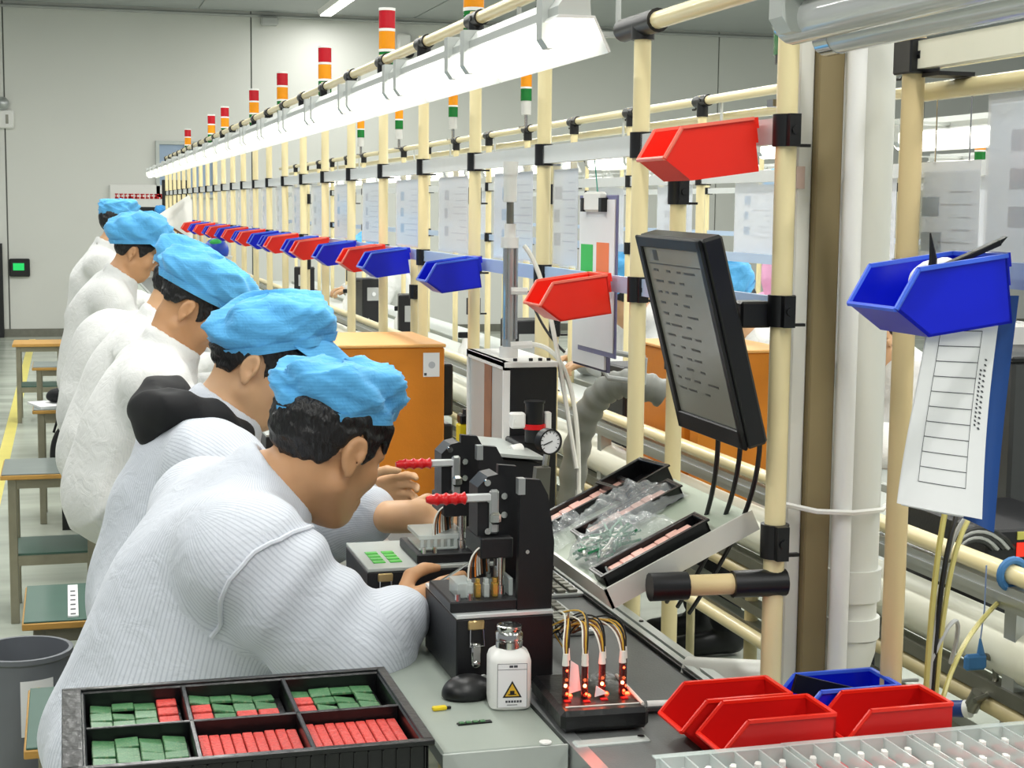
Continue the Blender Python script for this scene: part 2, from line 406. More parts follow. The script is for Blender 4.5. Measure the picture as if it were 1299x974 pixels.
# second, inner posts of the same rack
for (x, y, z1) in ((1.0, 2.51, 1.6), (1.0, 3.22, 1.6), (1.0, 3.9, 1.6), (1.0, 4.6, 1.6), (1.0, 5.7, 1.6), (1.0, 6.8, 1.6)):
    p = link('post', MB().cyl((0, 0, 0), (0, 0, z1), PR, n=14).build('tmp', 'cream_pipe', None, True).data, rackA, (x-.915, y-PA[0], 0)); 
    for z in (1.53, 1.25): link('clamp', CLM, p, (0, 0, z))
for o in list(bpy.data.objects):
    if o.name.startswith('tmp') and o.parent is None: bpy.data.objects.remove(o)
PB = [2.75+.66*k for k in range(0, 19)]
rackB = rack('pipe_rack', 'cream pipe rack of the second line beyond the seated workers with tied cables', 1.96, PB, 1.86, 1.60, 1.36, (1.6, 1.36), 1.845, 2.2, 15.0, 'pale_aluminium')
MB().cyl((.06, -.6, 1.795), (.06, 12.0, 1.795), PR, n=12).build('top_pipe', 'cream_pipe', rackB, True)
PC = [2.9+.8*k for k in range(0, 15)]
rackC = rack('pipe_rack', 'cream pipe rack of the third line at far right behind the sleeves', 3.9, PC, 1.9, 1.62, 1.36, (1.62,), 1.88, 2.5, 14.5)
# right-hand frame with thick post and cream beam
rackD = thing('pipe_rack', 'tan pipe post with cream beam beside the white drain pipe', 'pipe rack', (1.03, 1.80, 0))
dp = MB().cyl((0, 0, 0), (0, 0, 1.98), PR, n=18).build('post', 'tan_pipe', rackD, True)
link('clamp', CLM, dp, (0, 0, 1.42))
MB().bbox(-.019, .024, -.024, .02, 1.672, 1.715, .002).cyl((-.004, -.03, 1.694), (-.004, -.022, 1.694), .007, n=8).box(.0, .05, -.06, -.02, 1.667, 1.672).build('clamp', 'black_plastic', dp)
MB().box(-.009, .009, -1.0, -.024, 1.677, 1.711).build('beam', mat('cream_beam', (240, 238, 218), .4, var=.02), rackD)
MB().cyl((.035, .06, 0), (.035, .06, 1.66), .013, n=14).build('post', 'cream_pipe', rackD, True)
MB().cyl((.05, -1., 1.655), (.05, .1, 1.655), .012, n=12).build('top_pipe', 'cream_pipe', rackD, True)
MB().box(-.003, .003, -1.0, -.2, 1.415, 1.445).build('bin_rail', 'rail_film', rackD)
# the joined rails of the second line
fr = thing('air_duct_line', 'low frame of cream pipes, aluminium profiles and a fat white air duct', 'conveyor', (1.32, 1.2, 0))
MB().cyl((0, 0, .977), (0, 13, .977), .0142, n=14).build('hand_rail', 'cream_pipe', fr, True)
MB().box(-.012, .02, 0, 13, .925, .96).box(-.016, -.012, 0, 13, .937, .948).build('profile', 'aluminium', fr)
MB().cyl((.03, 0, .853), (.03, 13, .853), .044, n=20).build('air_duct', mat('duct', (232, 232, 214), .35, var=.04, scale=5), fr, True)
MB().box(-.01, .02, 0, 13, .785, .806).build('profile', 'dull_steel', fr)
MB().cyl((.0, 0, .768), (.0, 13, .768), .0142, n=12).build('lower_rail', mat('dusty_pipe', (190, 176, 132), .4, var=.12, scale=10), fr, True)
MB().box(.0, .03, 0, 13, .69, .71).box(.0, .03, 0, 13, .66, .668).build('profile', 'dull_steel', fr)
MB().cyl((-.015, 0, .655), (-.015, 13, .655), .0142, n=12).build('foot_rail', 'cream_pipe', fr, True)
for y in (.75, 1.5, 2.6, 3.8, 5.2, 7, 9, 11): MB().box(-.004, .024, y, y+.03, 0, .94).build('leg', 'aluminium', fr)
for y in (.52, 1.7, 2.9, 4.1): MB().cyl((.015, y, 0), (.015, y, .77), .0142, n=12).build('leg', 'dusty_pipe', fr, True)
MB().cyl((0, .5-.05, .768), (0, .5+.05, .768), .0185, n=14).build('tee', mat('dusty_joint', (130, 116, 84), .5, var=.1), fr, True)
# table surface of the second line
tb = thing('work_table', 'pale worktable of the second line seen through the rack', 'table', (1.75, 8, 0))
MB().bbox(-.38, .18, -5.8, 6.5, .79, .815, .004).build('table_top', 'grey_plate', tb)
for y in (-5.5, -2.5, 0.5, 3.5, 6.2):
    for x in (-.33, .16): MB().box(x-.015, x+.015, y-.015, y+.015, 0, .79).build('leg', 'aluminium', tb)

tb = thing('work_table', 'narrow worktable in front of the workers beyond the second rack', 'table', (2.1, 8, 0))
MB().bbox(-.11, .1, -5.2, 6.5, .79, .815, .004).build('table_top', 'grey_plate', tb)
for y in (-5.0, -2.0, 1.0, 4.0, 6.2): MB().box(-.015, .015, y-.015, y+.015, 0, .79).build('leg', 'aluminium', tb)

# ------------------------------------------------------------------ strip lamps over the bench
def strip_lamp(label, lit=True, group=None, arm=(.175, .15)):
    t = thing('strip_lamp', label, 'lamp', group=group)
    Lh = .6
    MB().prism([(-.026, .0), (.026, .0), (.024, .032), (-.014, .032), (-.026, .016)], 'y', 0, Lh).build('housing', mat('lamp_grey', (196, 200, 196), .4, var=.03, metal=.2), t)
    MB().prism([(-.034, -.004), (-.028, .002), (.028, .002), (.054, -.05), (.050, -.052), (.026, -.002)], 'y', -.012, Lh).build('reflector', 'reflector', t)
    MB().cyl((.0, .01, -.028), (.0, Lh-.01, -.028), .021, n=16).build('tube', 'tube_lit' if lit else 'tube_off', t, True)
    for y in (.05, Lh-.06):
        MB().prism([(-.036, .036), (.0, .036), (.0, -.028), (-.01, -.042), (-.026, -.042), (-.036, -.028)], 'y', y, y+.03).build('bracket', 'lamp_grey', t)
    MB().box(min(0, arm[0]), max(.0, arm[0]), Lh*.5-.01, Lh*.5+.01, .006, .014).cyl((arm[0], Lh*.5, .006), (arm[0], Lh*.5, arm[1]), .005, n=8).build('hanger', 'lamp_grey', t)
    return t
LX, LZ = .74, 1.785
l0 = strip_lamp('lit white strip lamp hung in a row under the rack pipe', group='lit strip lamps over the bench')
l0.location = (LX, 2.29, LZ)
for i in range(1, 20): place_copy(l0, (LX, 2.29+.617*i, LZ))
lo = strip_lamp('unlit strip lamp with grey glass tube above the tan post', lit=False, arm=(.215, .09)); lo.location = (.70, .87, 1.713)
MB().cyl((.045, .02, -.04), (.045, .585, -.04), .0165, n=14).build('tube', 'tube_off', lo, True)
for y in (.0, .575): MB().cyl((.0, y, -.025), (.0, y+.03, -.025), .0175, n=14).cyl((.045, y, -.04), (.045, y+.03, -.04), .0175, n=14).build('tube_cap', 'steel', lo, True)
# lamps of the lines behind
l1 = strip_lamp('lit strip lamp glowing behind the cream posts of the second line', group='lit strip lamps over the far lines', arm=(-.28, .125))
l1.location = (2.25, 3.4, 1.72)
for i in range(1, 12): place_copy(l1, (2.25, 3.4+.9*i, 1.72))
for i in range(0, 10): place_copy(l1, (4.19, 3.2+1.1*i, 1.755))
# ------------------------------------------------------------------ stack lights
def stack_light(label, group, clear=False):
    t = thing('stack_light', label, 'signal light', group=group)
    MB().cyl((0, 0, -.06), (0, 0, 0), .008, n=8).box(-.03, .006, -.01, .01, -.06, -.05).build('stem', 'steel', t, True)
    if clear: MB().cyl((0, 0, 0), (0, 0, .06), .022, n=14).build('grey_base', 'lens_clear', t, True)
    else: MB().cyl((0, 0, 0), (0, 0, .012), .022, n=14).build('base', 'black_plastic', t, True)
    z = .06 if clear else .012
    for nm in ('green', 'amber', 'red'):
        MB().cyl((0, 0, z), (0, 0, z+.052), .0245, n=16).build(nm+'_lens', 'lens_'+nm, t, True)
        MB().cyl((0, 0, z+.052), (0, 0, z+.060), .025, n=16).build('ring', 'white_plastic', t, True); z += .060
    return t
s0 = stack_light('red amber green stack light standing on the rack above the workers', 'stack lights along the workers\' rack')
ys = [3.529, 4.533, 5.663, 6.807, 7.855, 9.319, 10.189, 12.181]
for i, y in enumerate(ys):
    o = s0 if i == 0 else copy_tree(s0); o.location = (.93, y*.93/.9, 1.892)
o = copy_tree(s0); o.location = (.985, 2.06, 1.705); o['label'] = 'stack light half hidden behind the post next to the drain pipe'; del o['group']
s1 = stack_light('stack light with grey base standing on the second line rack', 'stack lights along the second line', True)
for i, y in enumerate((6.69, 8.04, 9.42, 10.7)):
    o = s1 if i == 0 else copy_tree(s1); o.location = (1.945, y, 1.905)
s2 = stack_light('stack light far off between the hanging document sleeves', 'stack lights on the third line', True)
for i, y in enumerate((6.6, 6.48)):
    o = s2 if i == 0 else copy_tree(s2); o.location = ((3.94, 6.28, 1.66), (3.94, 6.1, 1.66))[i]
# ------------------------------------------------------------------ people: bodies grown from signed distance fields
def V(*a): return np.array(a, np.float32)
def rotm(yaw, pitch, roll=0.):
    """yaw about z, pitch nose-down positive, roll about the forward axis (degrees)"""
    y, p, r = [math.radians(a) for a in (yaw, pitch, roll)]
    Rz = np.array([[math.cos(y), -math.sin(y), 0], [math.sin(y), math.cos(y), 0], [0, 0, 1]])
    Ry = np.array([[math.cos(p), 0, math.sin(p)], [0, 1, 0], [-math.sin(p), 0, math.cos(p)]])
    Rx = np.array([[1, 0, 0], [0, math.cos(r), -math.sin(r)], [0, math.sin(r), math.cos(r)]])
    return (Rz @ Ry @ Rx).astype(np.float32)
def axis(lo, hi, coarse, fine, ivals):
    out = [lo]; x = lo
    while x < hi:
        x += fine if any(a <= x <= b for a, b in ivals) else coarse
        out.append(x)
    return np.array(out, np.float32)
class Field:
    def __init__(s, xs, ys, zs):
        s.ax = (xs, ys, zs); s.f = np.full((len(xs), len(ys), len(zs)), .5, np.float32)
    def sub(s, lo, hi, mg):
        sl = []
        for a, l, h in zip(s.ax, lo, hi):
            i = np.searchsorted(a, l-mg); j = np.searchsorted(a, h+mg); sl.append(slice(max(0, i-1), min(len(a), j+1)))
        if any(q.stop-q.start < 1 for q in sl): return None, None
        P = np.stack(np.meshgrid(*[a[q] for a, q in zip(s.ax, sl)], indexing='ij'), -1)
        return tuple(sl), P
    def _u(s, sl, d, k):
        a = s.f[sl]; h = np.clip(.5+.5*(d-a)/k, 0, 1); s.f[sl] = d*(1-h)+a*h-k*h*(1-h)
    def _s(s, sl, d, k):
        a = s.f[sl]; d = -d; h = np.clip(.5-.5*(d-a)/k, 0, 1); s.f[sl] = d*(1-h)+a*h+k*h*(1-h)
    def cap(s, p0, p1, r0, r1=None, k=.02, cut=False, wr=None, mg=None):
        r1 = r0 if r1 is None else r1; p0 = np.asarray(p0, np.float32); p1 = np.asarray(p1, np.float32)
        R = max(r0, r1)+k+(wr[0] if wr else 0); sl, P = s.sub(np.minimum(p0, p1)-R, np.maximum(p0, p1)+R, mg or .03)
        if sl is None: return s
        d = p1-p0; L2 = float(d @ d)+1e-12; t = np.clip(((P-p0) @ d)/L2, 0, 1)
        q = P-p0-t[..., None]*d; r = r0+(r1-r0)*t
        if wr:
            A, fr, ph = wr; n = noise(P, 16, 3)
            r = r+A*np.sin(t*fr+ph+2.2*n+q[..., 2]*18+q[..., 1]*11)*(.35+.65*np.abs(noise(P, 9, 8)))
        D = np.sqrt((q*q).sum(-1))-r
        (s._s if cut else s._u)(sl, D, k); return s
    def ell(s, c, r, R=None, k=.02, cut=False):
        c = np.asarray(c, np.float32); r = np.asarray(r, np.float32); m_ = float(r.max())+k
        sl, P = s.sub(c-m_, c+m_, .03)
        if sl is None: return s
        q = P-c
        if R is not None: q = q @ R
        k0 = np.sqrt(((q/r)**2).sum(-1)); k1 = np.sqrt(((q/(r*r))**2).sum(-1))+1e-9
        D = k0*(k0-1)/k1
        (s._s if cut else s._u)(sl, D, k); return s
    def tor(s, c, n, R, r, k=.01, flat=1.):
        c = np.asarray(c, np.float32); n = np.asarray(n, np.float32); n = n/np.linalg.norm(n); m_ = R+r+k
        sl, P = s.sub(c-m_, c+m_, .02); q = P-c; h = q @ n; rad = np.sqrt(np.maximum(0, (q*q).sum(-1)-h*h))
        s._u(sl, np.sqrt((rad-R)**2+(h/flat)**2)-r, k); return s
    def mesh(s):
        f = s.f; xs, ys, zs = s.ax; ins = f < 0; nx, ny, nz = f.shape
        cs = np.zeros((nx-1, ny-1, nz-1), np.int8)
        for a in (0, 1):
            for b in (0, 1):
                for c in (0, 1): cs += ins[a:nx-1+a, b:ny-1+b, c:nz-1+c]
        act = (cs > 0) & (cs < 8); I, J, K = np.nonzero(act); n = len(I)
        idx = np.full(act.shape, -1, np.int32); idx[I, J, K] = np.arange(n)
        acc = np.zeros((n, 3), np.float64); cnt = np.zeros(n)
        for ax in range(3):
            for o1 in (0, 1):
                for o2 in (0, 1):
                    o = [o1, o2]; o.insert(ax, 0); e = [0, 0, 0]; e[ax] = 1
                    i0 = (I+o[0], J+o[1], K+o[2]); i1 = (i0[0]+e[0], i0[1]+e[1], i0[2]+e[2])
                    a = f[i0]; b = f[i1]; mk = (a < 0) != (b < 0); t = np.where(mk, a/(a-b+1e-20), 0)
                    p0 = np.stack([xs[i0[0]], ys[i0[1]], zs[i0[2]]], -1); p1 = np.stack([xs[i1[0]], ys[i1[1]], zs[i1[2]]], -1)
                    acc += np.where(mk[:, None], p0+(p1-p0)*t[:, None], 0); cnt += mk
        v = acc/cnt[:, None]; quads = []
        for ax in range(3):
            o = [(1, 2), (2, 0), (0, 1)][ax]
            sl0 = [slice(1, -1)]*3; sl0[ax] = slice(0, -1); sl1 = list(sl0); sl1[ax] = slice(1, None)
            A = ins[tuple(sl0)]; B = ins[tuple(sl1)]
            for flip in (False, True):
                w_ = np.nonzero((~A & B) if flip else (A & ~B))
                p = [w_[0]+(0 if ax == 0 else 1), w_[1]+(0 if ax == 1 else 1), w_[2]+(0 if ax == 2 else 1)]
                def g(d1, d2):
                    q = list(p); q[o[0]] = q[o[0]]-d1; q[o[1]] = q[o[1]]-d2; return idx[q[0], q[1], q[2]]
                Q = np.stack([g(1, 1), g(0, 1), g(0, 0), g(1, 0)], -1)
                quads.append(Q[:, ::-1] if flip else Q)
        return v, np.concatenate(quads)
_rs = np.random.RandomState(7); _K = _rs.normal(size=(12, 7, 3)).astype(np.float32); _K /= np.linalg.norm(_K, axis=-1, keepdims=True); _PH = _rs.uniform(0, 6.28, (12, 7)).astype(np.float32); _FS = _rs.uniform(.6, 1.6, (12, 7)).astype(np.float32)
def noise(P, freq, seed=0):
    o = np.zeros(P.shape[:-1], np.float32); sd = seed % 12
    for i in range(7): o += np.sin((P @ _K[sd, i])*(freq*_FS[sd, i])+_PH[sd, i])
    return o/4.0
def field_obj(name, fld, material, parent, smooth_iter=2):
    v, q = fld.mesh()
    if len(v) == 0: return None
    for _ in range(smooth_iter):                       # light Laplacian smoothing
        a = np.zeros_like(v); c = np.zeros(len(v))
        for i in range(4):
            j = (i+1) % 4
            np.add.at(a, q[:, i], v[q[:, j]]); np.add.at(c, q[:, i], 1); np.add.at(a, q[:, j], v[q[:, i]]); np.add.at(c, q[:, j], 1)
        v = v*.5+.5*a/np.maximum(c, 1)[:, None]
    me = bpy.data.meshes.new(name); me.vertices.add(len(v)); me.vertices.foreach_set('co', v.astype(np.float32).ravel())
    me.loops.add(q.size); me.loops.foreach_set('vertex_index', q.astype(np.int32).ravel()); me.polygons.add(len(q))
    me.polygons.foreach_set('loop_start', np.arange(0, q.size, 4, dtype=np.int32)); me.polygons.foreach_set('use_smooth', np.ones(len(q), bool))
    me.update(); me.validate(); me.materials.append(MATS[material])
    return link(name, me, parent)

def cloth_material(name, rgb, stripe, direction, strength=.14, scale=150., bumps=.25, attr=None):
    M = bpy.data.materials.new(name); M.use_nodes = True; nt = M.node_tree; N = nt.nodes; L = nt.links; b = N['Principled BSDF']
    tc = N.new('ShaderNodeTexCoord'); mp = N.new('ShaderNodeMapping'); mp.inputs['Rotation'].default_value = direction; L.new(tc.outputs['Object'], mp.inputs[0])
    wv = N.new('ShaderNodeTexWave'); wv.inputs['Scale'].default_value = scale/6.283; wv.inputs['Distortion'].default_value = 1.2; wv.inputs['Detail'].default_value = 1; wv.inputs['Detail Scale'].default_value = .3
    L.new(mp.outputs[0], wv.inputs['Vector'])
    if attr:
        at = N.new('ShaderNodeAttribute'); at.attribute_name = attr; cx_ = N.new('ShaderNodeCombineXYZ'); L.new(at.outputs['Fac'], cx_.inputs[0]); L.new(cx_.outputs[0], wv.inputs['Vector']); wv.inputs['Distortion'].default_value = 0
    cr = N.new('ShaderNodeValToRGB'); cr.color_ramp.elements[0].position = .62; cr.color_ramp.elements[1].position = .9; L.new(wv.outputs['Fac'], cr.inputs[0])
    mx = N.new('ShaderNodeMix'); mx.data_type = 'RGBA'; c = lin(*rgb); mx.inputs[6].default_value = (*c, 1); mx.inputs[7].default_value = (*lin(*stripe), 1)
    ml = N.new('ShaderNodeMath'); ml.operation = 'MULTIPLY'; ml.inputs[1].default_value = strength; L.new(cr.outputs[0], ml.inputs[0]); L.new(ml.outputs[0], mx.inputs[0])
    L.new(mx.outputs[2], b.inputs['Base Color']); b.inputs['Roughness'].default_value = .75; b.inputs['Specular IOR Level'].default_value = .2
    b.inputs['Sheen Weight'].default_value = .15
    nz = N.new('ShaderNodeTexNoise'); nz.inputs['Scale'].default_value = 22; nz.inputs['Detail'].default_value = 3; nz.inputs['Distortion'].default_value = 1.5; L.new(tc.outputs['Object'], nz.inputs['Vector'])
    bp = N.new('ShaderNodeBump'); bp.inputs['Strength'].default_value = bumps; bp.inputs['Distance'].default_value = .012; L.new(nz.outputs['Fac'], bp.inputs['Height'])
    L.new(bp.outputs[0], b.inputs['Normal'])
    MATS[name] = M
cloth_material('coat_striped', (216, 221, 230), (140, 150, 168), (0, 0, 0), .32, 300., .3, attr='stripe')
cloth_material('coat_white', (224, 225, 223), (176, 182, 190), (0, 0, 0), .10, 300., .35, attr='stripe')
cloth_material('cap_blue', (98, 182, 238), (50, 135, 205), (0, math.radians(90), 0), .22, 330., .4)
cloth_material('cap_blue_deep', (58, 142, 205), (30, 100, 170), (math.radians(80), 0, 0), .3, 370., .35)  # cap blue darkened in its colour to stand for shade on the far cap

def hand(fld, w, d, n, side, curl=35., sc=1., spread=1.):
    """palm and five jointed fingers; d = pointing direction, n = palm normal, side = +1/-1 thumb side along n x d"""
    d = np.asarray(d, float); d /= np.linalg.norm(d); n = np.asarray(n, float); n -= d*(n @ d); n /= np.linalg.norm(n); u = np.cross(n, d)*side
    w = np.asarray(w, float)
    P = lambda a, b, c: w+sc*(d*a+u*b+n*c)
    for b0 in (-.027, -.009, .009, .027): fld.cap(P(.012, b0*.75, 0), P(.083, b0, 0), .0135*sc, .0115*sc, k=.008)
    fld.cap(w-d*.03, P(.02, 0, 0), .025*sc, .024*sc, k=.015)
    for i, (b0, L_) in enumerate(((.029, .072), (.01, .08), (-.009, .074), (-.027, .058))):
        p = P(.085, b0, 0); a = math.radians(curl*(.75+.12*i)); th = 0.
        for j, fr in enumerate((.45, .3, .25)):
            th += a*(.8 if j == 0 else 1.05)
            q = p+sc*L_*fr*(d*math.cos(th)+n*math.sin(th)+u*(.1-.07*i)*spread)
            fld.cap(p, q, (.0098-.0009*j)*sc, (.0092-.0011*j)*sc, k=.004); p = q
    p = P(.02, .03, .004)
    for j, (L_, dv) in enumerate(((.042, (.62, .62, .3)), (.032, (.85, .2, .42)), (.026, (.9, -.1, .4)))):
        q = p+sc*L_*(d*dv[0]+u*dv[1]+n*dv[2]); fld.cap(p, q, (.0125-.0015*j)*sc, (.0115-.0018*j)*sc, k=.006); p = q

def head_prims(fl, H, R):
    h = lambda x, y, z: H+R @ V(x, y, z)
    fl.ell(h(-.012, 0, .032), (.096, .077, .088), R, .02)
    fl.ell(h(.03, 0, -.035), (.06, .06, .08), R, .03)
    fl.ell(h(.056, 0, -.092), (.03, .033, .024), R, .025)
    for s in (-1, 1):
        fl.cap(h(-.005, s*.054, -.055), h(.05, s*.018, -.098), .02, .018, .02)
        fl.ell(h(.06, s*.042, -.024), (.02, .02, .02), R, .02)
        fl.cap(h(.086, s*.012, .02), h(.07, s*.05, .016), .010, .009, .014)
        fl.ell(h(.098, s*.012, -.036), (.009, .009, .008), R, .006)
    fl.cap(h(.085, 0, .012), h(.108, 0, -.032), .009, .0125, .012)
    for s in (-1, 1): fl.ell(h(.098, s*.033, .0), (.014, .016, .010), R, .012, cut=True)
    fl.cap(h(.086, -.017, -.064), h(.086, .017, -.064), .0085, None, .008)
    fl.cap(h(.083, -.015, -.076), h(.083, .015, -.076), .009, None, .008)
    fl.cap(h(.096, -.014, -.0705), h(.096, .014, -.0705), .0022, None, .003, cut=True)
    for s in (-1, 1):                                     # ears: rim, lobe and hollow
        RE = (R @ rotm(s*22, 8, 0))
        e = lambda x, y, z: h(-.012, s*.075, -.008)+RE @ V(x, y*s, z)
        fl.ell(e(-.004, .009, .003), (.019, .0075, .031), RE, .008)
        fl.ell(e(.001, .0175, .004), (.010, .0065, .018), RE, .004, cut=True)
        fl.ell(e(.006, .0145, -.004), (.006, .006, .008), RE, .004, cut=True)
        fl.ell(e(.004, .008, -.026), (.009, .005, .010), RE, .006)
        rim = [e(.014*math.cos(a)-.003, .0135, .004+.025*math.sin(a)) for a in np.linspace(-.3, 3.6, 9)]
        for a, b in zip(rim[:-1], rim[1:]): fl.cap(a, b, .0042, None, .004)

def make_cap(root, H, R, style, tilt, seed, material, visor=True, size=1., shift=(0, 0, 0), puff=1., va=.036):
    Rm = Matrix([list(map(float, r)) for r in R]).to_4x4(); Rm.translation = Vector([float(a) for a in H])
    T = Rm @ Matrix.Translation(Vector((-.008+shift[0], shift[1], .048+shift[2]))) @ Matrix.Rotation(math.radians(tilt), 4, 'Y')
    rs = np.random.RandomState(seed); ph = rs.uniform(0, 6.28, 24)
    n, m_ = 84, 26
    if style == 'box': prof = [(0, .99, 0), (.12, 1.03, .012), (.3, 1.08, .04), (.55, 1.1, .07), (.75, 1.06, .09), (.86, .92, .1), (.94, .66, .103), (1, .0, .102)]
    else: prof = [(0, 1.0, 0), (.1, 1.05, .012), (.3, 1.15, .04), (.5, 1.14, .07), (.7, .98, .097), (.85, .7, .113), (.95, .35, .12), (1, .0, .121)]
    ts = [p[0] for p in prof]
    def fn(t, az, off=0.):
        s = float(np.interp(t, ts, [p[1] for p in prof]))*size; z = float(np.interp(t, ts, [p[2] for p in prof]))*size*puff
        bulge = 1+.10*max(0, -math.cos(az))*math.sin(PI*min(1, t*1.25))*(1 if style != 'box' else .5)
        d = 0.
        for i in range(7): d += math.sin(az*(2+i)+ph[i]+t*(3+2*i)*math.cos(ph[i+8]))*.0022
        d += .0045*math.sin(az*5+6*t+ph[20]+2*math.sin(az*2+ph[21]))*math.sin(PI*t)
        x_ = abs(math.sin(3.1*az+5*t+ph[16]+1.5*math.sin(7*t+az))); d += .007*(1-x_)**4*min(1, t*4)
        x_ = abs(math.sin(2.3*az-7*t+ph[17]+1.2*math.sin(5*t-az*2))); d += .006*(1-x_)**4*min(1, t*4)
        if t < .18 and math.cos(az) < -.3: d += .004*math.sin(az*34)*(1-t/.18)*min(1, (-.3-math.cos(az))*3)
        a, b = .112*s*bulge+d*min(1, 4*(1-t)), .09*s*bulge+d*min(1, 4*(1-t))
        return Vector((a*math.cos(az), b*math.sin(az), z+d*.8*t+off))
    mb = MB()
    for i in range(m_+1):
        for k in range(n): mb.v.append(tuple(T @ fn(i/m_, 2*PI*k/n)))
    for i in range(m_):
        for k in range(n): mb.f.append((i*n+k, i*n+(k+1) % n, (i+1)*n+(k+1) % n, (i+1)*n+k)); mb.mi.append(0)
    cap = mb.build('cap', material, root, True, angle=75)
    band = MB()
    for i in range(3):
        for k in range(n):
            a = 2*PI*k/n; p = fn(.02+.1*i/2, a); q = Vector((p.x, p.y, 0)); q = q*(1+.02/max(q.length, .01)*.1); band.v.append(tuple(T @ Vector((q.x*1.012, q.y*1.012, -.004+.009*i))))
    for i in range(2):
        for k in range(n): band.f.append((i*n+k, i*n+(k+1) % n, (i+1)*n+(k+1) % n, (i+1)*n+k)); band.mi.append(0)
    band.build('band', material, cap, True)
    if visor:
        vb = MB(); nu, nv = 18, 6
        for side in (0, 1):
            for i in range(nu+1):
                az = math.radians(-72+144*i/nu); ed = math.cos(az*1.2)**.6 if abs(az*1.2) < PI/2 else 0
                for j in range(nv+1):
                    u = j/nv; r = 1+.62*u*ed
                    vb.v.append(tuple(T @ Vector((.112*size*r*math.cos(az), .09*size*(1+.25*u*ed)*math.sin(az), .004-va*u*ed+.02*(1-math.cos(az))*u-(.0025 if side else 0)))))
        o = (nu+1)*(nv+1)
        for i in range(nu):
            for j in range(nv):
                a = i*(nv+1)+j; f = (a, a+nv+1, a+nv+2, a+1); vb.f.append(f); vb.f.append(tuple(o+x for x in f[::-1])); vb.mi += [0, 0]
        for i in range(nu): a = i*(nv+1)+nv; vb.f.append((a, a+nv+1, o+a+nv+1, o+a)); vb.mi.append(0)
        vb.build('visor', material, cap, True, angle=70)
    return cap

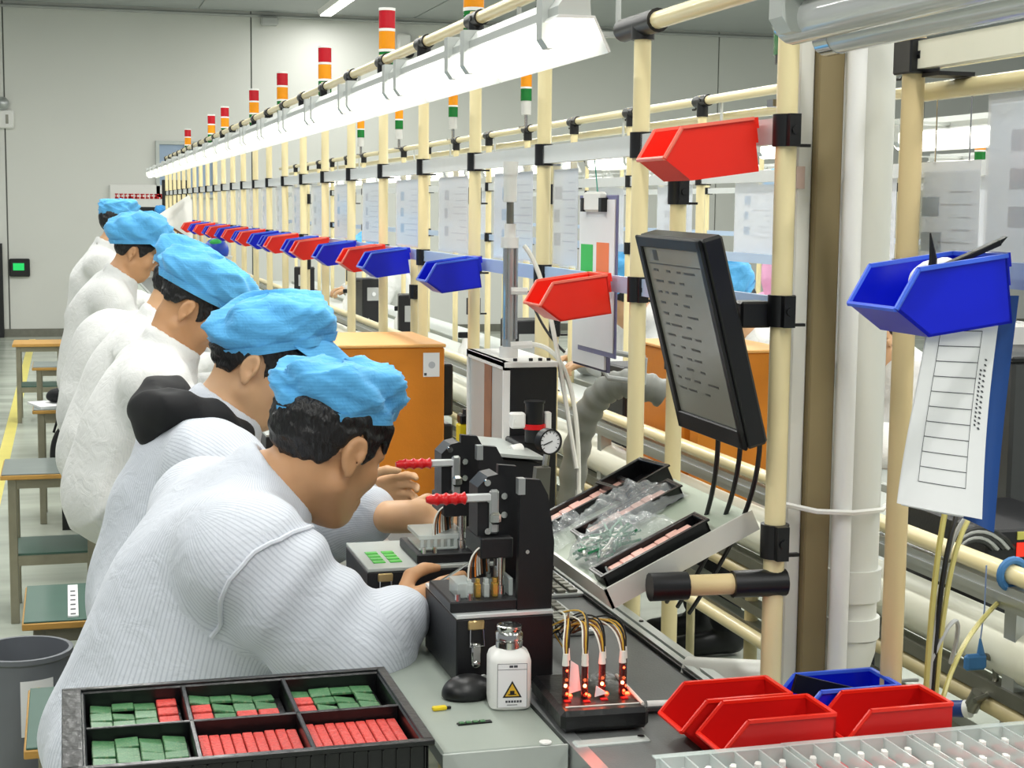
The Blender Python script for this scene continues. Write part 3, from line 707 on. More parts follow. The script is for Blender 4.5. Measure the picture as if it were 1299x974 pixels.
def person(label, loc, rz, S, fine=.005, coarse=.010, coat='coat_white', skin='skin', seed=1, group=None):
    """S: joint positions (local metres): hip, chest, neck, head, angles, shR, shL, elR, elL, wrR, wrL ..."""
    t = thing('person', label, 'person', (loc[0], loc[1], 0), rz, group)
    A = {k: np.array(v, np.float32) for k, v in S.items() if isinstance(v, (tuple, list)) and len(v) == 3 and k not in ('ang',)}
    R = rotm(*S['ang']); H = A['head']; hip, chest, neck = A['hip'], A['chest'], A['neck']
    hd = [H+R @ V(*p) for p in ((0, 0, .14), (0, 0, -.12), (.12, 0, 0), (-.12, 0, 0), (0, .1, 0), (0, -.1, 0))]
    zlo = .0
    allp = np.array(hd+[A[k] for k in ('hip', 'chest', 'neck', 'shR', 'shL', 'elR', 'elL', 'wrR', 'wrL')]+[A['wrR']+.2*A['dR']/np.linalg.norm(A['dR']), A['wrL']+.2*A['dL']/np.linalg.norm(A['dL'])])
    lo = allp.min(0)-.12; hi = allp.max(0)+.12
    lo[0] = min(lo[0], -.25); hi[0] = max(hi[0], .72); lo[2] = 0
    hb = (np.min(hd, 0), np.max(hd, 0))
    iv = [[], [], []]
    for a in range(3):
        iv[a].append((hb[0][a]-.01, hb[1][a]+.01))
        for wk, dk in (('wrR', 'dR'), ('wrL', 'dL')):
            d_ = A[dk]/np.linalg.norm(A[dk]); e = A[wk]+.17*d_; iv[a].append((min(A[wk][a], e[a])-.05, max(A[wk][a], e[a])+.05))
    ax = [axis(lo[a], hi[a], coarse, fine, iv[a]) for a in range(3)]
    # --- body (skin), one continuous surface
    B = Field(*ax)
    sp = chest-hip; sp /= np.linalg.norm(sp)
    B.cap(hip+V(0, 0, .02), chest, .10, .12, .04); B.cap(A['shR']*.8+A['shL']*.2, A['shL']*.8+A['shR']*.2, .07, None, .04)
    hc = H+R @ V(-.025, 0, -.05)
    B.cap(neck, hc, .06, .054, .03); B.cap(chest, neck, .1, .07, .04)
    for s_ in 'RL':
        B.cap(A['sh'+s_], A['el'+s_], .045, .038, .02); B.cap(A['el'+s_], A['wr'+s_], .038, .027, .015)
        hand(B, A['wr'+s_], A['d'+s_], A['n'+s_], 1 if s_ == 'L' else -1, S.get('curl', 38))
    yh = .09
    for s in (-1, 1):
        hp = hip+V(.03, s*yh, -.01); kn = V(S.get('knee', .46), s*.12+hip[1], .60); an = V(S.get('knee', .46)-.06, s*.12+hip[1], .09)
        B.cap(hp, kn, .075, .05, .03); B.cap(kn, an, .048, .035, .02); B.cap(an+V(-.03, 0, -.045), an+V(.16, 0, -.06), .033, .028, .02)
    head_prims(B, H, R)
    body = field_obj('body', B, skin, t, 2)
    # --- hair
    axh = [axis(hb[0][a]-.03, hb[1][a]+.03, fine*.9, fine*.9, []) for a in range(3)]
    Hf = Field(*axh); Hf.ell(H+R @ V(-.014, 0, .033), (.105, .084, .094), R, .01)
    P = np.stack(np.meshgrid(*axh, indexing='ij'), -1); q = (P-H) @ R
    g = np.interp(q[..., 0], [-.12, -.07, -.05, -.034, -.01, .008, .02, .034, .05, .07, .12], [-.062, -.056, -.045, .005, .03, .012, -.022, .0, .03, .06, .07]).astype(np.float32)
    g = g+S.get('crop', 0.)*np.clip((-.02-q[..., 0])/.03, 0, 1)+.006*noise(P, 220, 5)
    Hf.f = np.maximum(Hf.f+.003*noise(P, 190, 2)+.002*noise(P, 330, 6), (g-q[..., 2])*.8)
    for s in (-1, 1): Hf.cap(H+R @ V(.094, s*.015, .026), H+R @ V(.076, s*.05, .026), .0045, .003, .004)
    if S.get('fringe'):
        for i in range(9): y = -.06+.015*i; Hf.cap(H+R @ V(.075-abs(y)*.3, y, .06), H+R @ V(.098-abs(y)*.5, y*.96, .022), .011, .005, .008)
    field_obj('hair', Hf, 'hair', t, 1)
    for s in (-1, 1):
        c = H+R @ V(.0775, s*.032, .0); MB().sphere([float(a) for a in c], .0115, 10, 7).build('eye', 'eye_white', t, True)
        c2 = H+R @ V(.0862, s*.0325, -.002); MB().sphere([float(a) for a in c2], .0045, 8, 6).build('iris', 'black_plastic', t, True)
    # --- coat
    lo2 = np.minimum.reduce([A[k] for k in ('hip', 'shR', 'shL', 'elR', 'elL', 'wrR', 'wrL')])-.27
    hi2 = np.maximum.reduce([A[k] for k in ('hip', 'neck', 'shR', 'shL', 'elR', 'elL', 'wrR', 'wrL')])+.2
    lo2[2] = hip[2]-S.get('skirt', .16)-.05
    cs = S.get('coat_res', .009)
    C = Field(*[axis(lo2[a], hi2[a], cs, cs, []) for a in range(3)])
    Rs = np.stack([np.cross([0, 1, 0], sp), [0, 1, 0], sp], 1).astype(np.float32)
    b = S.get('bulk', 1.); sw = S.get('sleeve', 1.)
    C.ell(hip+V(.0, 0, .02), (.165*b, .205*b, .13), None, .05)
    C.ell(hip*.55+chest*.45+V(-.015, 0, 0), (.155*b, .20*b, .19), Rs, .06); C.ell(chest+V(-.0, 0, 0), (.15*b, .205*b, .17), Rs, .06)
    C.cap(A['shR']*.92+A['shL']*.08, A['shL']*.92+A['shR']*.08, .082, None, .06)
    for s_ in 'RL': C.cap(neck+(chest-neck)*.15, A['sh'+s_], .062, .07, .05)
    C.cap(chest, neck+(chest-neck)*.12, .13, .075, .05)
    if S.get('skirt', .16) > .13: C.cap(hip+V(-.03, -.06, -.02), hip+V(.0, -.06, -S['skirt'] if 'skirt' in S else -.1), .15*b, .14*b, .05); C.cap(hip+V(-.03, .06, -.02), hip+V(.0, .06, -S['skirt'] if 'skirt' in S else -.1), .15*b, .14*b, .05)
    for s in (-1, 1): C.cap(hip+V(.03, s*.09, .0), hip+V(.24, s*.11, -.01), .10, .09, .05)
    for i, s_ in enumerate('RL'):
        C.cap(A['sh'+s_], A['el'+s_], .084*b*sw, .078*b*sw, .035, wr=(.0075, 17, seed+i)); C.cap(A['el'+s_], A['wr'+s_]+(A['el'+s_]-A['wr'+s_])*S.get('bare'+s_, .02), .078*b*sw, .048, .03, wr=(.008, 22, seed*2+i))
    for s_ in 'RL':
        ad = A['el'+s_]-A['sh'+s_]; C.tor(A['sh'+s_]+ad*.10+V(0, 0, .0), ad+V(0, (-.12 if s_ == 'R' else .12), .05), .082*b, .006, .006)
    nn = H-neck; nn /= np.linalg.norm(nn)
    P = np.stack(np.meshgrid(*C.ax, indexing='ij'), -1)
    fold = np.sin(P[..., 1]*38+P[..., 0]*16+2.6*noise(P, 6, seed)+P[..., 2]*6)*(.3+.7*np.abs(noise(P, 5, seed+3)))
    fold2 = 1-np.abs(noise(P*V(1, 1, .55), 13, seed+5)); crease = (1-np.abs(np.sin(.5*(P[..., 0]*30-P[..., 2]*26+P[..., 1]*9+3.2*noise(P, 7, seed+2)))))**4*np.clip(.2+noise(P, 6, seed+7), 0, 1)
    C.f += -.011*crease+.006*fold+.009*np.maximum(0, fold2-.72)*-3+.003*noise(P, 34, seed+1)
    # hollow out the neck opening, raise the collar
    C.cap(neck+nn*.0, neck+nn*.2, .063, .064, .012, cut=True)
    C.tor(neck+nn*S.get('col', .035), nn, .072, .013, .012, 1.7)
    co = field_obj('coat', C, coat, t, 2)
    nv = len(co.data.vertices); vv = np.empty(nv*3, np.float32); co.data.vertices.foreach_get('co', vv); vv = vv.reshape(-1, 3)
    best = np.full(nv, 1e9); val = np.zeros(nv); bone = np.zeros(nv, int)
    for bi, (p, q, rr, rad) in enumerate( [(hip-V(0, 0, .2), chest+(neck-chest)*.7, .17, .18)]+[(A['sh'+s_], A['el'+s_], .07, .08) for s_ in 'RL']+[(A['el'+s_], A['wr'+s_], .055, .07) for s_ in 'RL']):
        dv = q-p; L2 = float(dv @ dv); tt = np.clip((vv-p) @ dv/L2, 0, 1); w_ = vv-p-tt[:, None]*dv; dn = dv/math.sqrt(L2)
        e1 = np.cross(dn, V(0, 1, 0)); e1 /= np.linalg.norm(e1); e2 = np.cross(dn, e1)
        dist = np.sqrt((w_*w_).sum(-1))-rr; ang = np.arctan2(w_ @ (e2 if rr > .1 else e1), w_ @ (e1 if rr > .1 else -e2)) if rr > .1 else np.arctan2(w_ @ e1, w_ @ e2*(1 if e2[1] < 0 else -1))
        mk = dist < best; best = np.where(mk, dist, best); val = np.where(mk, ang*rad, val); bone = np.where(mk, bi, bone)
    co.data.attributes.new('stripe', 'FLOAT', 'POINT').data.foreach_set('value', val.astype(np.float32))
    if S.get('seam'):
        p, q = A['shR'], A['elR']; dn = (q-p)/np.linalg.norm(q-p); e1 = np.cross(dn, V(0, 1, 0)); e1 /= np.linalg.norm(e1); e2 = np.cross(dn, e1)
        w_ = vv-p; hh = w_ @ dn; ra = np.hypot(w_ @ e1, w_ @ e2); an_ = np.arctan2(w_ @ e2, w_ @ e1)
        band = (np.abs(hh-.015-.02*np.cos(an_*2)) < .008) & (ra < .2); pts = []
        for k in range(48):
            a_ = -PI+2*PI*k/48; s2 = band & (np.abs(an_-a_) < .09)
            if s2.sum() > 0 and (vv[s2][:, 1].min() < A['shR'][1]+.06): r_ = np.median(ra[s2]); h_ = np.median(hh[s2]); pts.append(p+dn*h_+(e1*math.cos(a_)+e2*math.sin(a_))*(r_+.0015))
        run = []; prev = None
        for q_ in pts:
            if prev is not None and np.linalg.norm(q_-prev) > .045:
                if len(run) > 4: MB().tube([tuple(map(float, x)) for x in run], .0038, 6).build('sleeve_seam', coat, t, True)
                run = []
            run.append(q_); prev = q_
        if len(run) > 4: MB().tube([tuple(map(float, x)) for x in run], .0038, 6).build('sleeve_seam', coat, t, True)
    # --- trousers
    axt = [axis(-.3, .75, .016, .016, []), axis(hip[1]-.35, hip[1]+.35, .016, .016, []), axis(.0, hip[2]+.1, .016, .016, [])]
    T = Field(*axt); T.cap(hip+V(0, -.06, .01), hip+V(0, .06, .01), .10, None, .03)
    for s in (-1, 1):
        hp = hip+V(.03, s*yh, -.01); kn = V(S.get('knee', .46), s*.12+hip[1], .60); an = V(S.get('knee', .46)-.06, s*.12+hip[1], .12)
        T.cap(hp, kn, .085, .066, .03); T.cap(kn, an, .07, .055, .03)
    field_obj('trousers', T, 'trousers', t, 1)
    for s in (-1, 1):
        an = V(S.get('knee', .46)-.06, s*.12+hip[1], .09)
        F2 = Field(axis(an[0]-.12, an[0]+.27, .012, .012, []), axis(an[1]-.08, an[1]+.08, .012, .012, []), axis(-.02, .18, .012, .012, []))
        F2.cap(an+V(-.03, 0, -.042), an+V(.17, 0, -.052), .044, .036, .02); F2.cap(an+V(-.01, 0, -.03), an+V(0, 0, .03), .048, .044, .02)
        field_obj('shoe', F2, 'black_plastic', t, 1)
    cp = S.get('cap')
    if cp: make_cap(t, H, R, cp.get('style', 'soft'), cp.get('tilt', -8), cp.get('seed', seed), cp.get('mat', 'cap_blue'), cp.get('visor', True), cp.get('size', 1.), cp.get('shift', (0, 0, 0)), cp.get('puff', 1.), cp.get('va', .036))
    return t, A, R

BASE = dict(hip=(.10, 0, .63), chest=(.19, 0, .90), neck=(.27, 0, 1.06), head=(.36, 0, 1.18), ang=(0, 40, 0),
            shR=(.23, -.18, 1.0), shL=(.23, .18, 1.0), elR=(.34, -.24, .84), elL=(.34, .24, .84), wrR=(.52, -.12, .90), wrL=(.52, .12, .90),
            dR=(1, .3, -.1), dL=(1, -.3, -.1), nR=(.1, .2, -1), nL=(.1, -.2, -1), cap=dict(style='soft', tilt=-10))
def spec(**k): s = dict(BASE); s.update(k); return s

W = []
W.append(person('worker in striped coat and flat blue cap bent over the jig behind the bottle', (0, 2.5), 0, spec(
    hip=(.135, .0, .64), chest=(.205, .0, .88), neck=(.285, .01, 1.03), head=(.40, .0, 1.115), ang=(34, 24, 4),
    shR=(.25, -.19, .975), shL=(.22, .18, .98), elR=(.40, -.235, .835), elL=(.27, .23, .86), wrR=(.47, -.215, .885), wrL=(.32, .03, .87),
    dR=(1, .12, .22), dL=(1, -.2, -.1), nR=(.1, .9, -.4), nL=(.1, -.4, -1), cap=dict(style='box', tilt=-19, seed=5, size=.9, puff=.92, shift=(.006, 0, .006), visor=False), fringe=1, skirt=.14, bulk=1.0, sleeve=1.1, seam=1, coat_res=.0075), .0045, .010, 'coat_striped', 'skin_tan', 3))
W.append(person('worker with black hood over the white coat reaching to the toggle jig', (0, 3.25), 0, spec(
    hip=(.195, 0, .64), chest=(.24, 0, .90), neck=(.29, .0, 1.05), head=(.378, .0, 1.172), ang=(-6, 28, 0),
    shR=(.265, -.18, .99), elR=(.44, -.40, .93), wrR=(.575, -.53, .95), dR=(1, -.1, .0), nR=(0, .6, -.8), wrL=(.60, .10, .87), elL=(.40, .20, .87), dL=(1, -.1, .2), nL=(.1, -1, -.2),
    cap=dict(style='soft', tilt=-36, seed=9, size=.96, shift=(.022, 0, .004), puff=.92, va=.085), bareR=.42, fringe=1, skirt=.1, coat_res=.008), .0045, .010, 'coat_striped', 'skin', 5))
W.append(person('worker in plain white coat with short cropped hair and face turned down', (0, 4.38), 0, spec(
    hip=(.15, 0, .68), chest=(.20, 0, .92), neck=(.255, 0, 1.09), head=(.335, 0, 1.212), ang=(-6, 42, 0), shR=(.215, -.18, 1.02), shL=(.215, .18, 1.02), elR=(.34, -.22, .86),
    cap=dict(style='soft', tilt=-14, seed=12, size=1.04, puff=.88), crop=.035, skirt=.1, coat_res=.009, bulk=1.0), .005, .012, 'coat_white', 'skin_tan', 7))
W.append(person('worker with blue cap whose dark nape shows behind the cropped-hair worker', (0, 5.2), 0, spec(
    hip=(.13, 0, .66), head=(.36, 0, 1.215), ang=(2, 36, 0), neck=(.28, 0, 1.10), chest=(.2, 0, .93), shR=(.235, -.18, 1.03), shL=(.235, .18, 1.03), cap=dict(style='soft', tilt=-4, seed=14), skirt=.11, coat_res=.011), .006, .014, 'coat_white', 'skin', 8))
W.append(person('worker in white coat half hidden in the row before the notice board', (0, 6.2), 0, spec(
    hip=(.12, 0, .66), head=(.38, 0, 1.06), ang=(0, 60, 0), neck=(.28, 0, 1.0), chest=(.16, 0, .93), shR=(.22, -.18, .97), shL=(.22, .18, .97), cap=dict(style='soft', tilt=-4, seed=15), skirt=.1, coat_res=.011), .007, .016, 'coat_white', 'skin', 9))
W.append(person('worker with pointed blue visor cap seen in profile near the notice board', (0, 7.35), 0, spec(
    hip=(.12, 0, .68), head=(.31, 0, 1.28), ang=(-4, 26, 0), neck=(.22, 0, 1.15), chest=(.15, 0, .98), shR=(.18, -.18, 1.08), shL=(.18, .18, 1.08), elR=(.3, -.22, .9), elL=(.3, .22, .9), cap=dict(style='soft', tilt=-26, seed=17, size=1.08, puff=1.05, va=.075), skirt=.1, coat_res=.012), .006, .014, 'coat_white', 'skin_tan', 10))
W.append(person('last worker of the row, upright, blue cap, facing away along the bench', (.06, 9.1), 0, spec(
    hip=(.1, 0, .7), head=(.23, 0, 1.385), ang=(25, 6, 0), neck=(.16, 0, 1.24), chest=(.11, 0, 1.04), shR=(.13, -.18, 1.16), shL=(.13, .18, 1.16), elR=(.25, -.22, .95), elL=(.25, .22, .95), cap=dict(style='box', tilt=-2, seed=19, size=.86, visor=False), skirt=.1, coat_res=.012), .007, .016, 'coat_white', 'skin', 11))
W.append(person('worker beyond the row whose teal cap tinted as in shade shows under the notice board', (.60, 15.7), 0, spec(
    head=(.32, 0, 1.30), ang=(10, 30, 0), neck=(.22, 0, 1.16), chest=(.13, 0, 1.0), shR=(.16, -.18, 1.09), shL=(.16, .18, 1.09), wrR=(.4, -.1, .9), wrL=(.4, .1, .9), cap=dict(style='soft', tilt=-4, seed=21, mat='cap_blue_deep'), skirt=.12, coat_res=.014, knee=.3), .008, .018, 'coat_white', 'skin', 12))
# black hood lying on the second worker's collar
def hood():
    t, A, R = W[1]; nk = A['neck']
    Fh = Field(*[axis(nk[a]-(.24, .22, .16)[a], nk[a]+(.16, .2, .2)[a], .006, .006, []) for a in range(3)])
    seg = [((.165, .02, 1.085), (.05, .11, .045)), ((.185, -.07, 1.09), (.055, .06, .045)), ((.225, -.11, 1.095), (.055, .05, .04)), ((.275, -.115, 1.08), (.05, .035, .038)), ((.32, -.10, 1.05), (.045, .03, .032)), ((.20, .09, 1.1), (.06, .07, .045)), ((.155, -.04, 1.05), (.03, .05, .035))]
    for p, r in seg: Fh.ell(V(*p), r, rotm(0, 25), .022)
    P = np.stack(np.meshgrid(*Fh.ax, indexing='ij'), -1); Fh.f += .009*np.abs(np.sin(P[..., 0]*45+P[..., 2]*35+P[..., 1]*14+2.5*noise(P, 16, 2)))-.006+.003*noise(P, 60, 4)
    field_obj('hood', Fh, 'black_hood', t, 2)
hood()
# people on the far side of the rack, facing the viewer's row
FB = spec(head=(.36, 0, 1.15), ang=(0, 38, 0), coat_res=.013, skirt=.15)
for (x, y, lab, c, sd) in ((2.53, 4.0, 'worker in white coat facing the rack behind the drain pipe', 'coat_white', 20), (2.53, 4.95, 'worker with blue cap bowed behind the black monitor', 'coat_white', 21), (2.53, 6.0, 'worker with dark hair bowed over the table behind the red bin', 'coat_white', 22), (2.5, 11.4, 'worker in white coat slumped over the far table behind the cream posts', 'coat_white', 23)):
    s = dict(FB); s['cap'] = dict(style='soft', tilt=-6, seed=sd)
    person(lab, (x, y), PI, s, .008, .018, c, 'skin', sd % 11)
s = dict(FB); s.update(hip=(.05, 0, .95), chest=(.07, 0, 1.22), neck=(.08, 0, 1.40), head=(.10, 0, 1.53), ang=(0, 10, 0), shR=(.08, -.18, 1.34), shL=(.08, .18, 1.34), elR=(.1, -.23, 1.08), elL=(.1, .23, 1.08), wrR=(.3, -.15, 1.02), wrL=(.3, .15, 1.02), cap=dict(style='soft', tilt=-6, seed=31), knee=.12)
person('person in pink work jacket standing at the far line', (3.3, 6.62), PI*.9, s, .008, .018, 'pink_cloth', 'skin', 4)
# ------------------------------------------------------------------ workbench and conveyor
wb_ = thing('workbench', 'long grey topped workbench in front of the row of workers', 'workbench', (.45, 1.835, 0))
MB().bbox(-.015, .145, 0, 13.2, TZ-.022, TZ, .003).build('table_top', 'bench_mat', wb_)
MB().box(-.015, .147, -.004, 0, TZ-.034, TZ-.001).build('edge_strip', 'grey_plate', wb_)
MB().cyl((.12, .006, TZ), (.12, .006, TZ+.002), .008, n=10).build('corner_button', 'white_plastic', wb_)
MB().cyl((-.01, .03, TZ-.05), (.13, .03, TZ-.05), PR, n=14).build('cross_pipe', 'cream_pipe', wb_, True)
MB().cyl((.03, .03, TZ-.05), (.15, .03, TZ-.05), .019, n=14).build('joint', 'black_plastic', wb_, True)
for y in (.03, 2.2, 4.4, 6.6, 8.8, 11, 13):
    for x in (.0, .12): MB().cyl((x, y, 0), (x, y, TZ-.022), PR, n=12).build('leg', 'cream_pipe', wb_, True)
cv = thing('conveyor', 'grey belt conveyor with aluminium side rail running past the jigs', 'conveyor', (.75, 1.0, 0))
MB().box(-.128, .108, 0, 14.0, TZ-.03, TZ-.004).build('belt', 'belt', cv)
MB().box(-.15, -.13, 0, 14.0, TZ-.06, TZ-.002).build('side_rail', 'aluminium', cv)
MB().box(.108, .113, 0, 14.0, TZ-.05, TZ+.002).build('seal', 'black_plastic', cv)
MB().box(.113, .146, 0, 14.0, TZ-.06, TZ-.003).box(.113, .124, 0, 14.0, TZ-.003, TZ+.005).box(.13, .146, 0, 14.0, TZ-.003, TZ+.005).build('side_rail', 'grey_plate', cv)
for y in (.9, 1.35, 1.8, 2.6): MB().cyl((.138, y, TZ+.005), (.138, y, TZ+.007), .004, n=8).build('screw', 'black_plastic', cv)
for y in (.2, 3, 6, 9, 12, 13.8):
    for x in (-.14, .125): MB().box(x-.012, x+.012, y-.02, y+.02, 0, TZ-.06).build('leg', 'aluminium', cv)

# ------------------------------------------------------------------ scoop bins
def bin_meshes(L=.125, Wd=.095, H=.066, th=.0025):
    """local: back at x=0, scoop lip towards -x, base z=0, centred in y"""
    prof = [(0, 0), (0, H), (-.105*L/.135, H), (-L, .47*H), (-.10*L/.135, 0)]
    b = MB()
    for s in (-1, 1):
        b.prism(prof, 'y', s*Wd/2-(th if s > 0 else 0), s*Wd/2+(th if s < 0 else 0))
    b.box(-th, 0, -Wd/2, Wd/2, 0, H); b.box(-.10*L/.135, 0, -Wd/2, Wd/2, 0, th)
    b.prism([(-.10*L/.135, 0), (-L, .47*H), (-L+th, .47*H+th), (-.10*L/.135+th, th)], 'y', -Wd/2, Wd/2)
    r = MB(); e = .003
    for s in (-1, 1):
        y = s*Wd/2
        r.box(-.105*L/.135, .0, y-e, y+e, H-.001, H+.003)
        d = Vector((-L+.105*L/.135, 0, -.53*H)); p0 = Vector((-.105*L/.135, y, H+.001)); p1 = Vector((-L, y, .47*H+.001)); r.cyl(p0, p1, .0028, n=6)
    r.cyl((-L, -Wd/2, .47*H+.001), (-L, Wd/2, .47*H+.001), .003, n=6); r.box(-.004, .001, -Wd/2, Wd/2, H-.001, H+.003)
    h = MB().box(0, .008, -Wd/2+.01, Wd/2-.01, H-.03, H+.002).box(.006, .012, -Wd/2+.012, Wd/2-.012, H-.012, H+.002)
    return b, r, h
_bc = {}
def scoop_bin(label, material, loc, rz=0., group=None, sc=1., hang=True, rim=None):
    key = (material, rim)
    t = thing('storage_bin', label, 'storage bin', loc, rz, group); t.rotation_euler = (0, math.radians(-8) if hang else 0, rz); t.scale = sc if isinstance(sc, tuple) else (sc, sc, sc)
    if key not in _bc:
        b, r, h = bin_meshes(); o = [b.build('body', material, t), r.build('rim', rim or material, t, True), h.build('hook', material, t)]
        _bc[key] = [x.data for x in o]
        if not hang: bpy.data.objects.remove(o[2])
    else:
        for n, me in zip(('body', 'rim', 'hook'), _bc[key]):
            if n != 'hook' or hang: link(n, me, t)
    return t
RX = .899                                   # bins hang in front of the rail
mat('red_rim', (250, 120, 100), .3, var=.02); mat('blue_rim', (70, 110, 235), .3, var=.02)
scoop_bin('red scoop bin hooked high on the white beam next to the near post', 'red_bin', (RX-.008, 2.0, 1.552), group=None, sc=1.05, rim='red_rim')
scoop_bin('red scoop bin hanging right under the clipboard beside the monitor', 'red_bin', (RX, 2.60, 1.322), sc=1., rim='red_rim')
scoop_bin('blue scoop bin hanging above the black pump box', 'blue_bin', (RX, 3.48, 1.322), rim='blue_rim')
scoop_bin('blue scoop bin hanging above the orange case', 'blue_bin', (RX, 4.25, 1.322), rim='blue_rim')
scoop_bin('red scoop bin hanging behind the blue one above the orange case', 'red_bin', (RX, 4.60, 1.322), rim='red_rim')
far = [('blue', 5.08), ('red', 5.62), ('blue', 5.86), ('red', 6.35), ('blue', 6.6), ('blue', 7.0), ('red', 7.45), ('blue', 7.7), ('red', 8.2), ('blue', 8.55), ('red', 9.1), ('blue', 9.4), ('red', 10.1), ('blue', 10.5), ('red', 11.2), ('blue', 11.7), ('red', 12.4)]
for c, y in far:
    y = min(PA, key=lambda p: abs(p-y)) + (.085 if y > min(PA, key=lambda p: abs(p-y)) else -.085) if min(abs(p-y) for p in PA) < .07 else y
    scoop_bin('%s scoop bin in the tight row hanging towards the notice board' % c, c+'_bin', (RX, y, 1.322), group='%s bins of the far row' % c, rim=c+'_rim')
bb = scoop_bin('blue scoop bin holding tweezers and a tissue beside the tan post', 'blue_bin', (.985, 1.545, 1.382), sc=1.1, rim='blue_rim')
t = thing('tweezers', 'black pointed tweezers sticking out of the blue bin', 'tweezers', (.905, 1.53, 1.41))
MB().tube([(0, 0, 0), (.004, .002, .04), (-.002, 0, .068)], [.006, .0045, .0008], 6).build('blade', 'wire_black', t, True)
t = thing('hand_tool', 'flat black blade tool lying across the blue bin rim', 'tool', (.915, 1.525, 1.44))
MB().bbox(0, .075, -.006, .006, -.003, .003, .001, Matrix.Rotation(math.radians(-22), 4, 'Y')).prism([(.072, -.003), (.072, .003), (.085, .003)], 'y', -.005, .005, Matrix.Rotation(math.radians(-22), 4, 'Y')).build('handle', 'black_plastic', t)
t = thing('tissue', 'crumpled white tissue lying in the blue bin', 'tissue', (.935, 1.555, 1.425)); 
Fz = Field(axis(-.05, .05, .004, .004, []), axis(-.05, .05, .004, .004, []), axis(-.04, .05, .004, .004, [])); Fz.ell((0, 0, 0), (.03, .03, .022), None, .01); Pz = np.stack(np.meshgrid(*Fz.ax, indexing='ij'), -1); Fz.f += .006*noise(Pz, 120, 3)+.004*noise(Pz, 240, 4)
field_obj('crumple', Fz, 'paper', t, 1)
# bins standing on the near end of the conveyor
scoop_bin('dark red scoop bin standing on the belt behind the clear trays', 'deep_red_bin', (.868, 1.795, TZ-.004), hang=False, sc=(1.18,.8,1.05), rim='red_bin')
scoop_bin('dark red scoop bin standing in front of the other red bin on the belt', 'deep_red_bin', (.885, 1.71, TZ-.004), hang=False, sc=(1.18,.8,1.05), rim='red_bin')
stb = thing('side_stand', 'low aluminium stand carrying bins beside the conveyor end', 'stand', (1.01, 1.66, 0))
MB().bbox(-.11, .1, -.2, .11, TZ-.03, TZ-.004, .003).build('top', 'grey_plate', stb)
for x in (-.08, .08):
    for y in (-.18, .09): MB().box(x-.01, x+.01, y-.01, y+.01, 0, TZ-.03).build('leg', 'aluminium', stb)
scoop_bin('blue scoop bin standing empty beside the tan post foot', 'blue_bin', (1.02, 1.795, TZ-.004), hang=False, sc=(1.15,.8,1.05), rim='blue_rim')
scoop_bin('dark red scoop bin standing next to the blue bin by the post', 'deep_red_bin', (1.045, 1.712, TZ-.004), hang=False, sc=(1.15,.8,1.05), rim='red_bin')
t = thing('black_card', 'thin black card leaning inside the blue bin by the post', 'card', (.92, 1.80, TZ+.058))
MB().box(-.03, .09, -.003, .003, -.012, .012, Matrix.Rotation(math.radians(16), 4, 'Y')).build('card', 'black_plastic', t)

